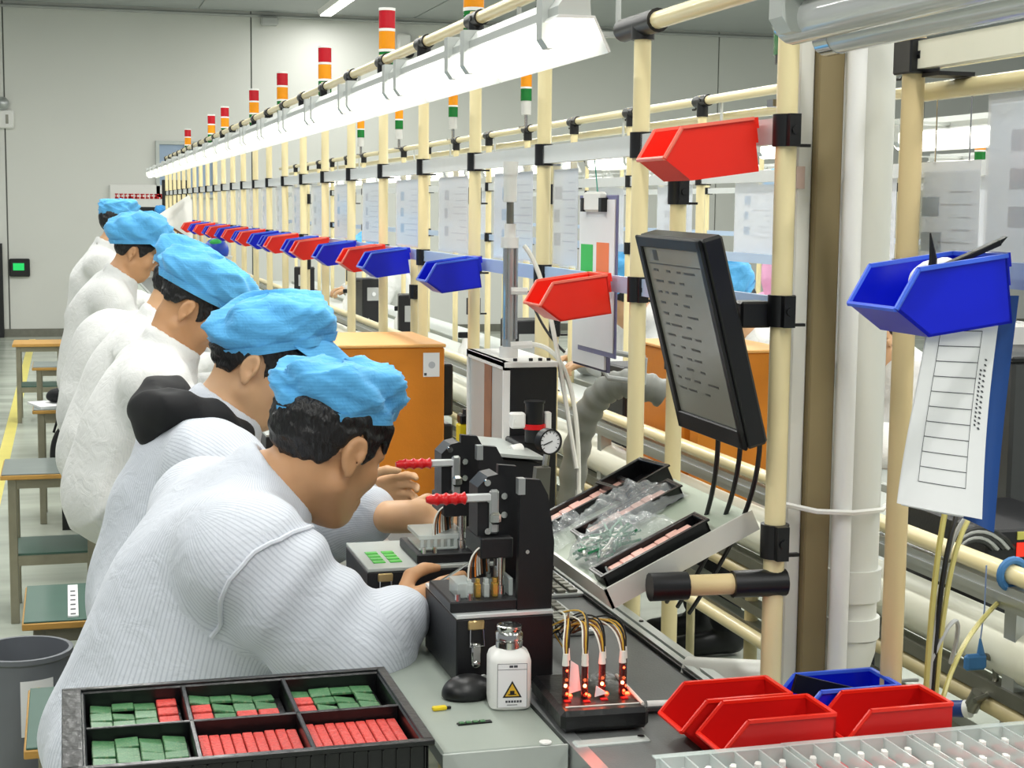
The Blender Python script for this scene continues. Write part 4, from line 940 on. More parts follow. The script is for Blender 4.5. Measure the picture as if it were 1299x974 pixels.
# ------------------------------------------------------------------ trays, blister packs and small things on the near end
def divided_tray(z, label, fill):
    t = thing('component_tray', label, 'tray', (.195, 1.905, z))
    X0, X1, Y0, Y1, Hh = -.205, .205, -.15, .145, .045
    b = MB().bbox(X0, X1, Y0, Y1, 0, .006, .002)
    for (a, c, d, e) in ((X0, X0+.022, Y0, Y1), (X1-.008, X1, Y0, Y1), (X0, X1, Y0, Y0+.008), (X0, X1, Y1-.008, Y1)): b.bbox(a, c, d, e, 0, Hh, .002)
    b.build('shell', 'black_conductive', t)
    r = MB()
    for i in range(24): x = X0+.018+i*.0168; r.box(x, x+.0018, Y0-.003, Y0, .002, Hh-.006); r.box(x, x+.0018, Y1, Y1+.003, .002, Hh-.006)
    for i in range(14): y = Y0+.02+i*.0195; r.box(X0-.003, X0, y, y+.008, .004, Hh-.012)
    r.build('ribs', 'black_conductive', t)['kind'] = 'stuff'
    MB().bbox(X0-.006, X1+.006, Y0-.006, Y0+.004, Hh-.004, Hh+.003, .001).bbox(X0-.006, X1+.006, Y1-.004, Y1+.006, Hh-.004, Hh+.003, .001).bbox(X0-.006, X0+.018, Y0, Y1, Hh-.004, Hh+.003, .001).bbox(X1-.006, X1+.006, Y0, Y1, Hh-.004, Hh+.003, .001).build('rim', 'black_conductive', t)
    xs = [X0+.022, X0+.146, X0+.276, X1-.008]
    for x in xs[1:3]: MB().bbox(x-.003, x+.003, Y0+.008, Y1-.008, .006, Hh, .001).build('divider', 'black_conductive', t)
    MB().bbox(X0+.022, X1-.008, -.01, -.004, .006, Hh, .001).build('divider', 'black_conductive', t)
    if fill:
        rnd = random.Random(3)
        gm = MB().bbox(-.0135, .0135, -.0135, .0135, 0, .004, .0008).build('board', 'green_board', None); gd = gm.data; bpy.data.objects.remove(gm)
        for cx in range(3):
            x0 = xs[cx]+.005; x1 = xs[cx+1]-.005
            for cy in range(2):
                y0, y1 = ((-.145+.012, -.012), (-.002, .135))[cy]
                red_only = (cy == 0 and cx > 0)
                zb = .026 if cy == 0 else .024
                MB().box(x0, x1, y0, y1, .006, zb-.004).build('filling', 'black_conductive', t)
                if red_only:
                    n = 9
                    for i in range(n):
                        w_ = (x1-x0)/n; MB().bbox(x0+i*w_+.0006, x0+(i+1)*w_-.0006, y0+.004, y1-.004-(.01 if cx == 1 else 0), zb-.004, zb+.004+rnd.uniform(0, .002), .001).build('board_strip', 'red_board', t)
                else:
                    nr = 4; red0, red1 = ((.72, 1.) if cx == 0 and cy == 1 else (1.1, 1.2)) if cx == 0 else ((0, .32) if cx == 1 else (.0, .25))
                    for j in range(nr):
                        yy = y0+.016+j*(y1-y0-.03)/(nr-1); x = x0+.014; k = 0
                        while x < x1-.012:
                            f = (x-x0)/(x1-x0); isred = (red0 <= f <= red1 and (cx == 0 or j in (1, 2))) or (cx == 1 and cy == 1 and j == 1 and .45 < f < .9)
                            o = link('board', gd, t, (x, yy+rnd.uniform(-.002, .002), zb-.002+rnd.uniform(0, .004))); o.rotation_euler = (rnd.uniform(-.08, .08), rnd.uniform(-.05, .2), rnd.uniform(-.04, .04))
                            if isred: bpy.data.objects.remove(o); MB().bbox(x-.0125, x+.0125, yy-.013, yy+.013, zb-.002, zb+.006, .001).build('board_strip', 'red_board', t)
                            x += .0275; k += 1
    return t
divided_tray(TZ+.001, 'upper black divided tray full of green and red circuit boards', True)
divided_tray(TZ-.047, 'lower black tray stacked under the tray of circuit boards', False)
t = thing('tray_stand', 'slim steel stand under the stacked black trays', 'stand', (.2, 1.9, 0))
MB().bbox(-.16, .17, -.11, .1, TZ-.077, TZ-.047, .004).build('top', 'stool_top', t)
for x in (-.14, .15):
    for y in (-.09, .08): MB().box(x-.012, x+.012, y-.012, y+.012, 0, TZ-.077).build('leg', 'stool_steel', t)
# clear blister trays
def blister(loc, label, rot=0.):
    t = thing('blister_tray', label, 'blister tray', loc, rot, 'clear blister trays')
    b = MB(); n = 5; w_ = .031; Ld = .16
    for i in range(n+1): b.box(i*w_-.001, i*w_+.001, 0, Ld, 0, .022)
    b.box(0, n*w_, 0, Ld, 0, .0015).box(-.004, n*w_+.004, Ld, Ld+.004, .0, .022).box(-.004, n*w_+.004, -.004, 0, .0, .022)
    b.build('shell', 'acrylic', t)
    MB().box(-.006, n*w_+.006, Ld, Ld+.012, .021, .0225).build('flange', 'acrylic', t)
    for i in range(n):
        for j in range(3):
            y = .03+j*.05
            MB().bbox(i*w_+.006, i*w_+.025, y-.012, y+.014, .0015, .007, .001).build('module', mat('module_red', (205, 110, 112), .5, var=.2, scale=80), t)
            MB().cyl((i*w_+.0155, y, .002), (i*w_+.0155, y, .017), .0042, n=8).build('peg', 'white_plastic', t, True)
            MB().cyl((i*w_+.0215, y+.012, .002), (i*w_+.0215, y+.012, .014), .0036, n=8).build('peg', 'white_plastic', t, True)
    return t
for i in range(2):
    blister((.648, 1.49-.006*i, TZ-.004+.0235*i), 'clear blister tray with white pegs and red modules stacked in front of the red bins')
    blister((.812, 1.492-.006*i, TZ-.004+.0235*i), 'clear blister tray with white pegs and red modules stacked in front of the red bins')
    blister((.976, 1.494-.006*i, TZ-.004+.0235*i), 'clear blister tray with white pegs and red modules stacked in front of the red bins')
t = thing('terminal_box', 'pale grey metal box with yellow plug at the conveyor end', 'equipment box', (.6, 1.62, 0))
MB().bbox(-.06, -.003, -.14, .1, TZ-.12, TZ-.012, .003).build('case', 'grey_plate', t)
MB().box(-.05, -.01, -.12, .08, 0, TZ-.12).build('foot', 'dull_steel', t)
MB().sphere((-.02, .03, TZ-.002), (.014, .011, .011), 10, 7).cyl((-.02, .03, TZ-.006), (-.03, .024, TZ-.012), .006, .004, 8).build('plug', 'yellow_paint', t, True)
MB().tube(bez((-.03, .024, TZ-.01), (-.04, .0, TZ-.006), (-.055, -.06, TZ-.01), (-.065, -.1, TZ-.12)), .0025, 6).build('cable', 'wire_black', t, True)
t = thing('alu_profile', 'short white aluminium profile lying across the bench end', 'profile', (.605, 1.83, TZ-.004))
MB().bbox(0, .1, -.008, .012, -.012, .004, .002).build('bar', 'grey_plate', t); MB().cyl((.09, .002, .004), (.09, .002, .006), .005, n=10).build('screw', 'steel', t)

# white solvent bottle
t = thing('solvent_bottle', 'white square pump bottle with steel cap and hazard label', 'bottle', (.566, 2.0, TZ), math.radians(-8))
MB().lathe([(.024, 0), (.0275, .003), (.0285, .012), (.0285, .066), (.026, .074), (.018, .080), (.016, .082)], n=32, sq=5).build('bottle_body', 'white_plastic', t, True)
MB().lathe([(.0165, .080), (.0185, .082), (.0185, .090), (.0165, .0915), (.0185, .093), (.0185, .101), (.016, .104)], n=24).build('collar', 'steel', t, True)
MB().lathe([(.0155, .104), (.017, .106), (.017, .111), (.012, .113), (.0, .111)], n=24).build('pump_cup', 'steel', t, True)
lb = MB().box(-.019, .021, -.0292, -.0288, .006, .066).build('label_sheet', 'paper', t)
lbp = MB()
for (a, b, c, d) in ((-.019, .021, .0655, .066), (-.019, .021, .0575, .058), (-.019, -.0185, .006, .066), (.0205, .021, .006, .066)): lbp.box(a, b, -.0295, -.0291, c, d)
for i in range(2): lbp.box(-.003+i*.006, .002+i*.006, -.0295, -.0291, .0605, .0635)
for i in range(6): lbp.box(-.008+i*.0038, -.0052+i*.0038, -.0295, -.0291, .0125, .0155)
lbp.box(-.006, .008, -.0295, -.0291, .009, .0098); lbp.build('label_print', 'ink', lb)
MB().prism([(-.012, .0195), (.014, .0195), (.001, .0425)], 'y', -.0296, -.0292).build('hazard_triangle', 'wire_black', lb)
MB().prism([(-.0085, .0215), (.0105, .0215), (.001, .0385)], 'y', -.0299, -.0296).build('hazard_field', 'label_yellow', lb)
MB().box(-.002, .004, -.0302, -.0299, .024, .029).box(-.0045, .0065, -.0302, -.0299, .0232, .0245).build('hazard_mark', 'wire_black', lb)
# mouse
t = thing('computer_mouse', 'black computer mouse lying in front of the jig', 'mouse', (.522, 2.05, TZ), math.radians(10))
Fm = Field(axis(-.06, .06, .003, .003, []), axis(-.05, .05, .003, .003, []), axis(-.01, .05, .003, .003, [])); Fm.ell((0, 0, .006), (.038, .03, .025), None, .01); Pm = np.stack(np.meshgrid(*Fm.ax, indexing='ij'), -1); Fm.f = np.maximum(Fm.f, .001-Pm[..., 2])
field_obj('shell', Fm, 'black_plastic', t, 2); MB().cyl((.024, -.002, .022), (.024, .002, .022), .006, n=10).build('wheel', 'grey_plastic', t)
# loose boards and scraps on the bench
for i, (x, y, r, lab) in enumerate(((.485, 1.935, .05, 'strip of tiny green circuit boards lying by the black tray'),)):
    t = thing('board_strip', lab, 'circuit board', (x, y, TZ), r)
    MB().box(-.006, .04, -.004, .004, 0, .002).build('carrier', 'black_plastic', t)
    for k in range(4): MB().bbox(k*.0095-.004, k*.0095+.003, -.0035, .0035, .002, .0035, .0005).build('board', 'green_board', t)
t = thing('yellow_clip', 'small yellow plastic clip lying beside the tray corner', 'clip', (.468, 2.0, TZ), .1)
MB().bbox(-.008, .012, -.004, .004, 0, .006, .0015).build('body', 'yellow_paint', t); MB().box(.012, .018, -.002, .002, .001, .004).build('tip', 'wire_black', t)
# ------------------------------------------------------------------ toggle press jigs
def latch(t, x, y, z, parent_m='gold'):
    MB().bbox(x-.012, x+.012, y-.004, y, z-.008, z+.006, .003).build('latch_plate', mat('brass_latch', (196, 170, 120), .3, metal=.8, var=.1), t, True)
    MB().tube([(x-.009, y-.005, z-.006), (x-.010, y-.007, z-.03), (x+.010, y-.007, z-.03), (x+.009, y-.005, z-.006)], .0016, 6).build('latch_loop', 'steel', t, True)
    MB().bbox(x-.007, x+.007, y-.006, y, z-.06, z-.026, .002).sphere((x, y-.004, z-.056), (.007, .004, .006), 8, 6).build('latch_hook', 'steel', t, True)
def press_jig(label, loc, windows=False, rz=0., b0=0., dx=0.):
    t = thing('press_jig', label, 'test jig', loc, rz); root_ = t; bw = .17+dx
    MB().bbox(b0, bw, 0, .20, .004, .098, .002).build('base', 'black_metal', t)
    for fx in (b0+.01, bw-.03):
        for fy in (.01, .17): MB().box(fx, fx+.02, fy, fy+.02, 0, .004).build('foot', 'black_plastic', t)
    MB().bbox(b0, bw, 0, .20, .098, .104, .001).build('top_plate', 'grey_plate' if windows else 'pale_aluminium', t)
    bx = .022
    if dx or b0: t = t
    MB().bbox(bx, .168, .012, .15, .104, .12, .002).build('nest_block', 'black_metal', t)
    if windows:
        for i in range(2):
            for j in range(4): MB().bbox(.016+i*.027, .036+i*.027, .035+j*.022, .050+j*.022, .104, .1055, .0005).build('green_pad', 'bright_green', t)
        b = MB().bbox(.03, .11, .035, .125, .121, .125, .001).bbox(.03, .11, .035, .125, .138, .146, .001)
        for i in range(7): b.box(.033+i*.011, .038+i*.011, .036, .04, .125, .138)
        b.build('acrylic_nest', 'acrylic', t)
    else:
        MB().bbox(.036, .06, .03, .08, .12, .142, .001).build('acrylic_nest', 'acrylic', t); MB().bbox(.112, .118, .03, .11, .12, .146, .001).build('acrylic_guard', 'acrylic', t); MB().bbox(.095, .112, .05, .1, .12, .13, .001).build('acrylic_block', 'acrylic', t)
        for i in range(4): MB().bbox(.05+i*.0125, .058+i*.0125, .028, .04, .12, .140, .001).bbox(.051+i*.0125, .057+i*.0125, .03, .038, .14, .147, .0006).build('probe_block', 'gold' if i % 2 else 'acrylic', t)
    for x in (.012, .03): MB().cyl((bx+x-.0, .018, .12), (bx+x, .018, .13), .004, n=8).build('thumb_screw', 'steel', t, True)
    latch(t, b0+.028, 0, .09)
    # column plates and head
    cp = [(.118, .09), (.168, .09), (.172, .2), (.162, .268), (.15, .29), (.122, .293)]
    MB().prism(cp, 'y', .008, .02).build('side_plate', 'black_metal', t); MB().prism(cp, 'y', .13, .142).build('side_plate', 'black_metal', t)
    MB().box(.118, .128, .0072, .0208, .27, .293).build('plate_edge', 'aluminium', t)
    MB().cyl((.132, .006, .188), (.132, .008, .188), .003, n=8).build('screw', 'steel', t)
    MB().bbox(.07, .118, .03, .12, .175, .205, .002).build('press_head', 'black_metal', t)
    MB().prism([(.07, .205), (.118, .205), (.118, .28), (.1, .293), (.085, .29), (.07, .275)], 'y', .05, .1).build('toggle_body', 'black_metal', t)
    for z, x in ((.282, .083), (.258, .086), (.235, .108), (.212, .084), (.262, .108)): MB().cyl((x, .044, z), (x, .05, z), .0048, n=10).build('bolt', 'steel', t, True)
    MB().bbox(.078, .092, .042, .05, .208, .272, .003).build('link_plate', 'aluminium', t); MB().bbox(.078, .094, .036, .046, .222, .24, .004).build('link_plate', 'steel', t)
    MB().bbox(.04, .092, .043, .049, .255, .267, .002).build('handle_bar', 'pale_aluminium', t)
    prof = [(.004, 0)]+[(.0078+.0016*math.cos(i*2.1), .003+i*.0045) for i in range(12)]+[(.004, .059)]
    M = frame_M((.045, .046, .261), (0, 1, 0), (0, 0, 1), (-1, 0, 0)); M = Matrix.Translation((.045, .046, .261)) @ Matrix.Rotation(-PI/2, 4, 'Y')
    MB().lathe(prof, n=12, M=M).build('grip', 'red_grip', t, True)
    for x, y in ((.1, .035), (.1, .11), (.112, .07)): MB().cyl((x, y, .12), (x, y, .176), .005, n=10).cyl((x, y, .12), (x, y, .136), .0075, n=10).build('guide_rod', 'steel', t, True)
    MB().cyl((.082, .075, .14), (.082, .075, .205), .0075, n=10).build('plunger', 'black_plastic', t, True)
    rnd = random.Random(5)
    for i in range(9):
        y = .03+i*.006; MB().tube(bez((.052+i*.005, y, .146), (.05+i*.005, y, .19), (.075, y+.01, .2), (.1, y+.02, .186)), .0013, 5).build('wire', ('wire_white', 'wire_brown', 'wire_black', 'wire_orange', 'wire_white')[i % 5], t, True)
    for i in range(8): MB().tube(bez((.14+rnd.uniform(-.01, .01), .15, .16), (.17, .19, .16), (.19+rnd.uniform(0, .03), .17, .06), (.20+rnd.uniform(-.01, .04), .12+rnd.uniform(0, .08), .004)), .0014, 5).build('wire', ('wire_yellow', 'wire_brown', 'wire_black', 'wire_white', 'wire_orange')[i % 5], t, True)
    for ch in root_.children:
        if ch.name.split('.')[0] not in ('base', 'foot', 'top_plate', 'green_pad', 'latch_plate', 'latch_loop', 'latch_hook'): ch.location.x += dx
        if ch.name.split('.')[0] in ('link_plate', 'handle_bar', 'grip'): ch.location.x += .008
    return root_
press_jig('black press jig with gold probe blocks right behind the white bottle', (.487, 2.09, TZ), b0=.028)
press_jig('black press jig with green pads the hooded worker reaches to', (.447, 2.40, TZ), True, dx=.06)
press_jig('black press jig farther along the bench before the cropped-hair worker', (.47, 3.9, TZ), True, dx=.03)
# control head behind the second jig
t = thing('control_unit', 'black control box with sloping steel lid behind the green pad jig', 'control box', (.69, 2.56, TZ-.004))
MB().prism([(.02, 0), (.085, 0), (.085, .24), (.02, .248)], 'y', 0, .2).build('case', 'black_metal', t)
MB().prism([(-.002, .256), (.092, .246), (.092, .251), (-.002, .262)], 'y', -.01, .21).build('lid', 'grey_plate', t)
MB().bbox(.012, .02, .02, .18, .05, .225, .001).build('side_panel', mat('maroon_panel', (96, 52, 50), .4, var=.1), t)
for z in (.08, .15, .21): MB().cyl((.006, .03, z), (.012, .03, z), .005, n=8).build('bolt', 'steel', t, True)
for i in range(3): MB().box(.03+i*.018, .042+i*.018, -.001, 0, .05, .2).build('rib', 'black_plastic', t)
# air gauge and valve
t = thing('pressure_gauge', 'white faced pressure gauge with black rim on a steel regulator', 'pressure gauge', (.75, 2.43, TZ-.004))
MB().prism([(-.035, 0), (.0, 0), (.012, .25), (-.012, .25)], 'y', .02, .04).build('regulator', 'dull_steel', t)
M = Matrix.Translation((.005, .01, .295)) @ Matrix.Rotation(PI/2, 4, 'X') @ Matrix.Rotation(.25, 4, 'Y')
MB().lathe([(.018, -.012), (.0215, -.01), (.0215, .006), (.019, .006), (.019, .003)], n=24, M=M).build('rim', 'black_plastic', t, True)
MB().lathe([(.0188, .001), (.0188, .0035)], n=24, M=M).build('dial', 'paper', t)
dm = MB()
for i in range(11): a = math.radians(-130+26*i); dm.box(-.0006, .0006, .014, .0175, .0035, .004, M @ Matrix.Rotation(a, 4, 'Z'))
dm.build('scale_marks', 'ink', t)['kind'] = 'stuff'
MB().box(-.0008, .0008, -.004, .014, .004, .005, M @ Matrix.Rotation(1.9, 4, 'Z')).build('needle', 'wire_black', t)
MB().cyl((.005, .03, .25), (.005, .02, .275), .006, n=8).build('stem', 'steel', t)
t = thing('air_valve', 'black air valve with red ring and white fitting on the pump box', 'valve', (.795, 2.66, 1.107))
MB().cyl((0, 0, -.02), (0, 0, .05), .017, n=14).cyl((0, 0, .05), (0, 0, .054), .019, n=14).build('knob', 'black_plastic', t, True)
MB().cyl((0, 0, .004), (0, 0, .013), .0205, n=16).build('ring', 'red_grip', t, True)
MB().bbox(-.045, -.018, -.01, .01, .006, .034, .003).cyl((-.034, -.012, .02), (-.034, -.009, .02), .006, n=10).build('bracket', 'white_plastic', t)
MB().bbox(.018, .03, -.008, .008, .0, .034, .002).build('fitting', 'white_plastic', t)
MB().bbox(-.03, .03, .0, .085, -.06, -.02, .003).build('mount', 'black_metal', t)
MB().cyl((-.052, -.03, -.03), (-.03, -.02, -.028), .01, n=10).build('nut', 'white_plastic', t, True)
MB().tube(bez((-.05, -.03, -.03), (-.08, -.03, -.03), (-.1, .0, -.05), (-.11, .03, -.09)), .006, 8).build('hose', 'grey_plastic', t, True)
# tall pump box with cylinder
t = thing('pump_box', 'tall black pump box with white frame and vertical steel cylinder', 'machine', (.81, 2.75, TZ-.004))
MB().bbox(-.035, .055, 0, .28, 0, .385, .002).build('case', 'black_metal', t)
MB().box(-.046, -.035, 0, .012, .06, .395).box(-.046, -.035, .27, .28, .06, .395).box(-.046, -.035, 0, .28, .38, .395).build('frame', 'white_plastic', t)
MB().box(-.042, -.036, .012, .27, .06, .38).build('window', mat('cloudy_pane', (190, 196, 194), .2, var=.1, scale=10), t)
MB().box(-.044, -.041, .1, .15, .06, .38).build('strip', mat('rust_strip', (150, 100, 70), .5, var=.3), t)
MB().bbox(-.046, .056, -.002, .282, .385, .395, .001).build('lid', 'white_plastic', t)
for x in (-.02, .01, .028, .044): MB().cyl((x, .02, .395), (x, .02, .4), .004, n=8).build('screw', 'black_plastic', t)
MB().cyl((-.01, .1, .395), (-.01, .1, .415), .018, n=14).build('cylinder_foot', 'white_plastic', t, True)
MB().cyl((-.01, .1, .415), (-.01, .1, .60), .0125, n=16).build('cylinder', 'aluminium', t, True)
MB().cyl((-.02, .088, .43), (-.02, .088, .6), .003, n=6).cyl((.0, .088, .43), (.0, .088, .6), .003, n=6).build('tie_rod', 'steel', t, True)
MB().cyl((-.01, .1, .6), (-.01, .1, .62), .017, n=14).cyl((-.01, .1, .62), (-.01, .1, .645), .011, n=12).build('cylinder_head', 'white_plastic', t, True)
MB().cyl((-.01, .1, .645), (-.01, .1, .685), .007, n=10).build('piston_rod', 'dull_steel', t, True)
MB().cyl((-.01, .1, .685), (-.01, .1, .735), .0125, n=12).cyl((-.01, .1, .735), (-.01, .1, .76), .014, n=12).build('top_cap', 'pvc_grey', t, True)
MB().cyl((-.01, .088, .52), (.02, .08, .52), .007, n=8).build('port', 'white_plastic', t, True); MB().cyl((-.01, .088, .418), (.03, .08, .42), .007, n=8).build('port', 'white_plastic', t, True)
MB().tube(bez((.012, .08, .605), (.05, .06, .56), (.06, .02, .42), (.085, -.03, .2), 16), .0045, 7).build('hose', 'wire_white', t, True)
MB().tube(bez((.03, .08, .42), (.07, .05, .42), (.1, .0, .38), (.09, -.03, .16), 16), .0045, 7).build('hose', 'wire_white', t, True)
MB().tube(bez((.02, .08, .52), (.03, .06, .48), (.05, .06, .44), (.075, .02, .41), 10), .0025, 6).build('cable', 'wire_black', t, True)
MB().tube(bez((.09, -.03, .16), (.09, -.04, .08), (.03, -.07, .1), (-.0, -.1, .14), 12), .006, 7).build('hose', 'wire_white', t, True)
# yellow sensor guards
for i, (x, y, z1) in enumerate(((.795, 3.14, .26), (.838, 3.2, .235))):
    t = thing('yellow_sensor', ('yellow and black sensor column standing in front of the orange case', 'squat yellow sensor with black cap standing beside the pump box')[i], 'sensor', (x, y, TZ-.004))
    MB().bbox(-.022, .022, -.015, .015, 0, z1-.03, .003).build('body', 'yellow_paint', t)
    MB().box(-.007, .007, -.017, -.015, 0, z1-.03).build('stripe', 'black_plastic', t)
    MB().bbox(-.02, .02, -.016, .016, z1-.03, z1-.01, .003).cyl((0, 0, z1-.01), (0, 0, z1), .012, n=10).build('cap', 'black_plastic', t)
# orange cases
def orange_case(label, x0, x1, y0, y1, z0, z1, sticker=True):
    t = thing('orange_case', label, 'case', (x0, y0, z0)); w_, d_, h_ = x1-x0, y1-y0, z1-z0
    MB().bbox(0, w_, 0, d_, 0, h_-.008, .003).build('body', 'orange_case', t)
    MB().bbox(-.003, w_+.003, -.003, d_+.003, h_-.008, h_, .002).build('lid', 'orange_case_top', t)
    if sticker:
        s_ = MB().box(w_-.05, w_-.012, -.0012, 0, h_-.075, h_-.02).build('sticker', 'paper', t)
        MB().lathe([(.008, 0), (.008, .0004), (.006, .0004)], n=16, M=Matrix.Translation((w_-.03, -.0012, h_-.048)) @ Matrix.Rotation(PI/2, 4, 'X')).build('sticker_print', 'ink_soft', s_)
        MB().box(w_-.048, w_-.042, -.0016, -.0012, h_-.072, h_-.066).build('sticker_print', 'ink', s_)
    return t, w_, d_, h_
t, w_, d_, h_ = orange_case('big orange case with white sticker standing behind the near worker', .545, .83, 3.5, 3.86, TZ, 1.19)
for z in (.05, .19): MB().bbox(w_+.003, w_+.028, .03, .16, z, z+.12, .004).build('vent', 'black_plastic', t)
orange_case('orange case standing on the second line table behind the monitor', 1.40, 1.68, 3.45, 3.8, .815, 1.17, False)
t = thing('slanted_board', 'narrow slanted orange board with white cap beside the orange case', 'board', (1.40, 3.36, .0))
MB().prism([(0, .815), (.13, .815), (.035, 1.21), (0, 1.21)], 'y', 0, .05).build('board', 'orange_case', t); MB().box(-.002, .036, -.002, .052, 1.19, 1.23).build('cap', 'pvc_grey', t)
# LED test board with wiring
t = thing('led_test_board', 'black test board with glowing red probes and looping wires', 'test board', (.60, 1.868, TZ), math.radians(4))
t.rotation_euler = (0, 0, math.radians(-3))
MB().bbox(0, .118, 0, .17, 0, .028, .006).build('base', 'black_conductive', t)
MB().cyl((.01, .02, .0285), (.11, .02, .0285), .001, n=5).cyl((.112, .012, .03), (.114, .14, .03), .0025, n=6).build('edge_tube', 'wire_white', t, True)
mat('led_glow', (255, 90, 60), .4, var=0, emit=(255, 60, 30), estr=9.); mat('led_hot', (255, 190, 150), .4, var=0, emit=(255, 120, 70), estr=14.)
rnd = random.Random(11); spots = [(.02, .06), (.028, .085), (.045, .055), (.052, .08), (.07, .06), (.078, .085), (.098, .06), (.106, .08)]
for i, (x, y) in enumerate(spots):
    p = MB().cyl((x, y, .028), (x, y, .072), .0045, n=10).build('probe', mat('probe_clear', (70, 30, 30), .15, var=0, alpha=.8), t, True)
    MB().cyl((x, y, .072), (x, y, .088), .005, .0038, 10).build('sleeve', 'wire_white', p, True)
    MB().sphere((x-.001, y-.005, .046), .0024, 8, 6).build('led', 'led_hot', p); MB().sphere((x+.001, y-.005, .035), .0018, 8, 6).build('led', 'led_glow', p)
    MB().box(x-.006, x+.003, y-.02, y-.013, .028, .0295).build('marker', 'led_glow' if i % 2 else 'red_grip', p)
    if i in (0, 6): MB().sphere((x+.001, y-.004, .066), .0016, 8, 6).build('led', 'led_glow', p)
    e = (.07+rnd.uniform(-.02, .02), .19, .1)
    for k in range(4):
        MB().tube(bez((x+(k-1.5)*.0016, y, .087), (x+(k-1.5)*.004, y+.004, .12+.006*k), (x+.02-.03*(x > .06), y+.05, .125+rnd.uniform(-.01, .012)), (.045+rnd.uniform(-.01, .02), .19, .07+rnd.uniform(0, .04)), 10), .0012, 5).build('wire', ('wire_white', 'wire_brown', 'wire_yellow', 'wire_black')[k], p, True)
for i, (x, y) in enumerate(((.036, .07), (.066, .05))): MB().prism([(x-.008, .03), (x+.008, .034), (x+.004, .068-.03*i), (x-.006, .075-.03*i)], 'y', y, y+.002).build('paper_flag', 'paper', t)
ll = bpy.data.lights.new('led_light', 'POINT'); ll.energy = .05; ll.color = (1, .12, .08); ll.shadow_soft_size = .02; lo_ = bpy.data.objects.new('led_light', ll); COL.objects.link(lo_); lo_.parent = t; lo_.location = (.06, .06, .06)
t = thing('cable_plug', 'white cable plug with black sleeve lying on the belt', 'cable plug', (.745, 1.945, TZ-.004), -.1)
MB().cyl((0, 0, .007), (.035, 0, .007), .006, n=10).build('plug', 'white_plastic', t, True); MB().cyl((.035, 0, .007), (.05, 0, .007), .004, n=10).build('tip', 'grey_plastic', t, True); MB().tube([(-.03, -.02, .004), (0, -.018, .006), (.055, -.014, .005)], .005, 8).build('sleeve', 'wire_black', t, True)
# silver keypad trays on the belt behind the near jig
for i, (x, y) in enumerate(((.74, 2.42), (.80, 2.66))):
    t = thing('silver_tray', 'silver pocket tray lying on the belt under the sloping shelf', 'tray', (x, y, TZ-.004), .0, 'silver pocket trays')
    MB().bbox(-.06, .06, -.1, .1, 0, .008, .002).build('plate', 'aluminium', t); g_ = MB()
    for a in range(5):
        for b in range(8): g_.bbox(-.052+a*.0215, -.036+a*.0215, -.094+b*.024, -.076+b*.024, .008, .013, .001)
    g_.build('pockets', 'dull_steel', t)['kind'] = 'stuff'

# ------------------------------------------------------------------ monitor, shelf and hanging papers at the near post
P1, P2, P3, P4 = [Vector(p) for p in ((.77, 2.095, 1.465), (.775, 1.875, 1.462), (.845, 2.07, 1.188), (.85, 1.862, 1.196))]
cx = (P2-P1).normalized(); cy = ((P1-P3)+(P2-P4)).normalized(); cz = cx.cross(cy).normalized(); cy = cz.cross(cx)
t = thing('monitor', 'black framed monitor with grey table on screen, clamped to the near post', 'monitor', tuple((P1+P2+P3+P4)/4))
M = frame_M((0, 0, 0), cx, cy, cz); WM, HM = (P2-P1).length, ((P1-P3).length+(P2-P4).length)/2
MB().bbox(-WM/2, WM/2, -HM/2, HM/2, -.03, 0, .004, M).build('case', 'black_plastic', t)
b = MB()
for (x0, x1, y0, y1) in ((-WM/2, WM/2, HM/2-.016, HM/2), (-WM/2, WM/2, -HM/2, -HM/2+.026), (-WM/2, -WM/2+.014, -HM/2, HM/2), (WM/2-.014, WM/2, -HM/2, HM/2)): b.bbox(x0, x1, y0, y1, 0, .005, .0015, M)
b.build('bezel', 'black_plastic', t)
s_ = MB().box(-WM/2+.014, WM/2-.014, -HM/2+.026, HM/2-.016, 0, .001, M).build('screen', 'screen', t)
b = MB(); rnd = random.Random(8); sw = WM-.028
for i in range(12):
    y = HM/2-.05-i*.0155; x = -sw/2+.02
    while x < sw/2-.06: L_ = rnd.uniform(.01, .035); b.box(x, x+L_, y, y+.003, .001, .0014, M); x += L_+rnd.uniform(.006, .03)
b.box(-sw/2+.01, sw/2-.01, HM/2-.04, HM/2-.0385, .001, .0014, M); b.build('screen_text', mat('screen_ink', (66, 66, 60), .4, var=.05), s_)
MB().box(-sw/2+.03, -sw/2+.045, HM/2-.034, HM/2-.014-.006, .001, .0014, M).build('screen_icon', 'screen_ink', s_)
MB().bbox(-.03, .03, -.03, .03, -.045, -.03, .004, M).build('mount', 'black_plastic', t)
Mi = t.location
MB().cyl(Vector((.87, 1.955, 1.362))-Mi, Vector((.915, 1.93, 1.362))-Mi, .012, n=12).bbox(.86-Mi.x, .905-Mi.x, 1.925-Mi.y, 1.965-Mi.y, 1.345-Mi.z, 1.38-Mi.z, .003).build('arm', 'black_plastic', t)
for k, (dx, dy) in enumerate(((.0, .02), (.02, -.01), (.03, -.05))):
    MB().tube(bez(Vector((.855+dx, 1.96+dy, 1.2))-Mi, Vector((.86+dx, 1.97+dy, 1.12))-Mi, Vector((.87+dx*.5, 2.02+dy, 1.05))-Mi, Vector((.88+dx*.3, 2.2+dy, .9))-Mi), .0035, 6).build('cable', 'wire_black', t, True)
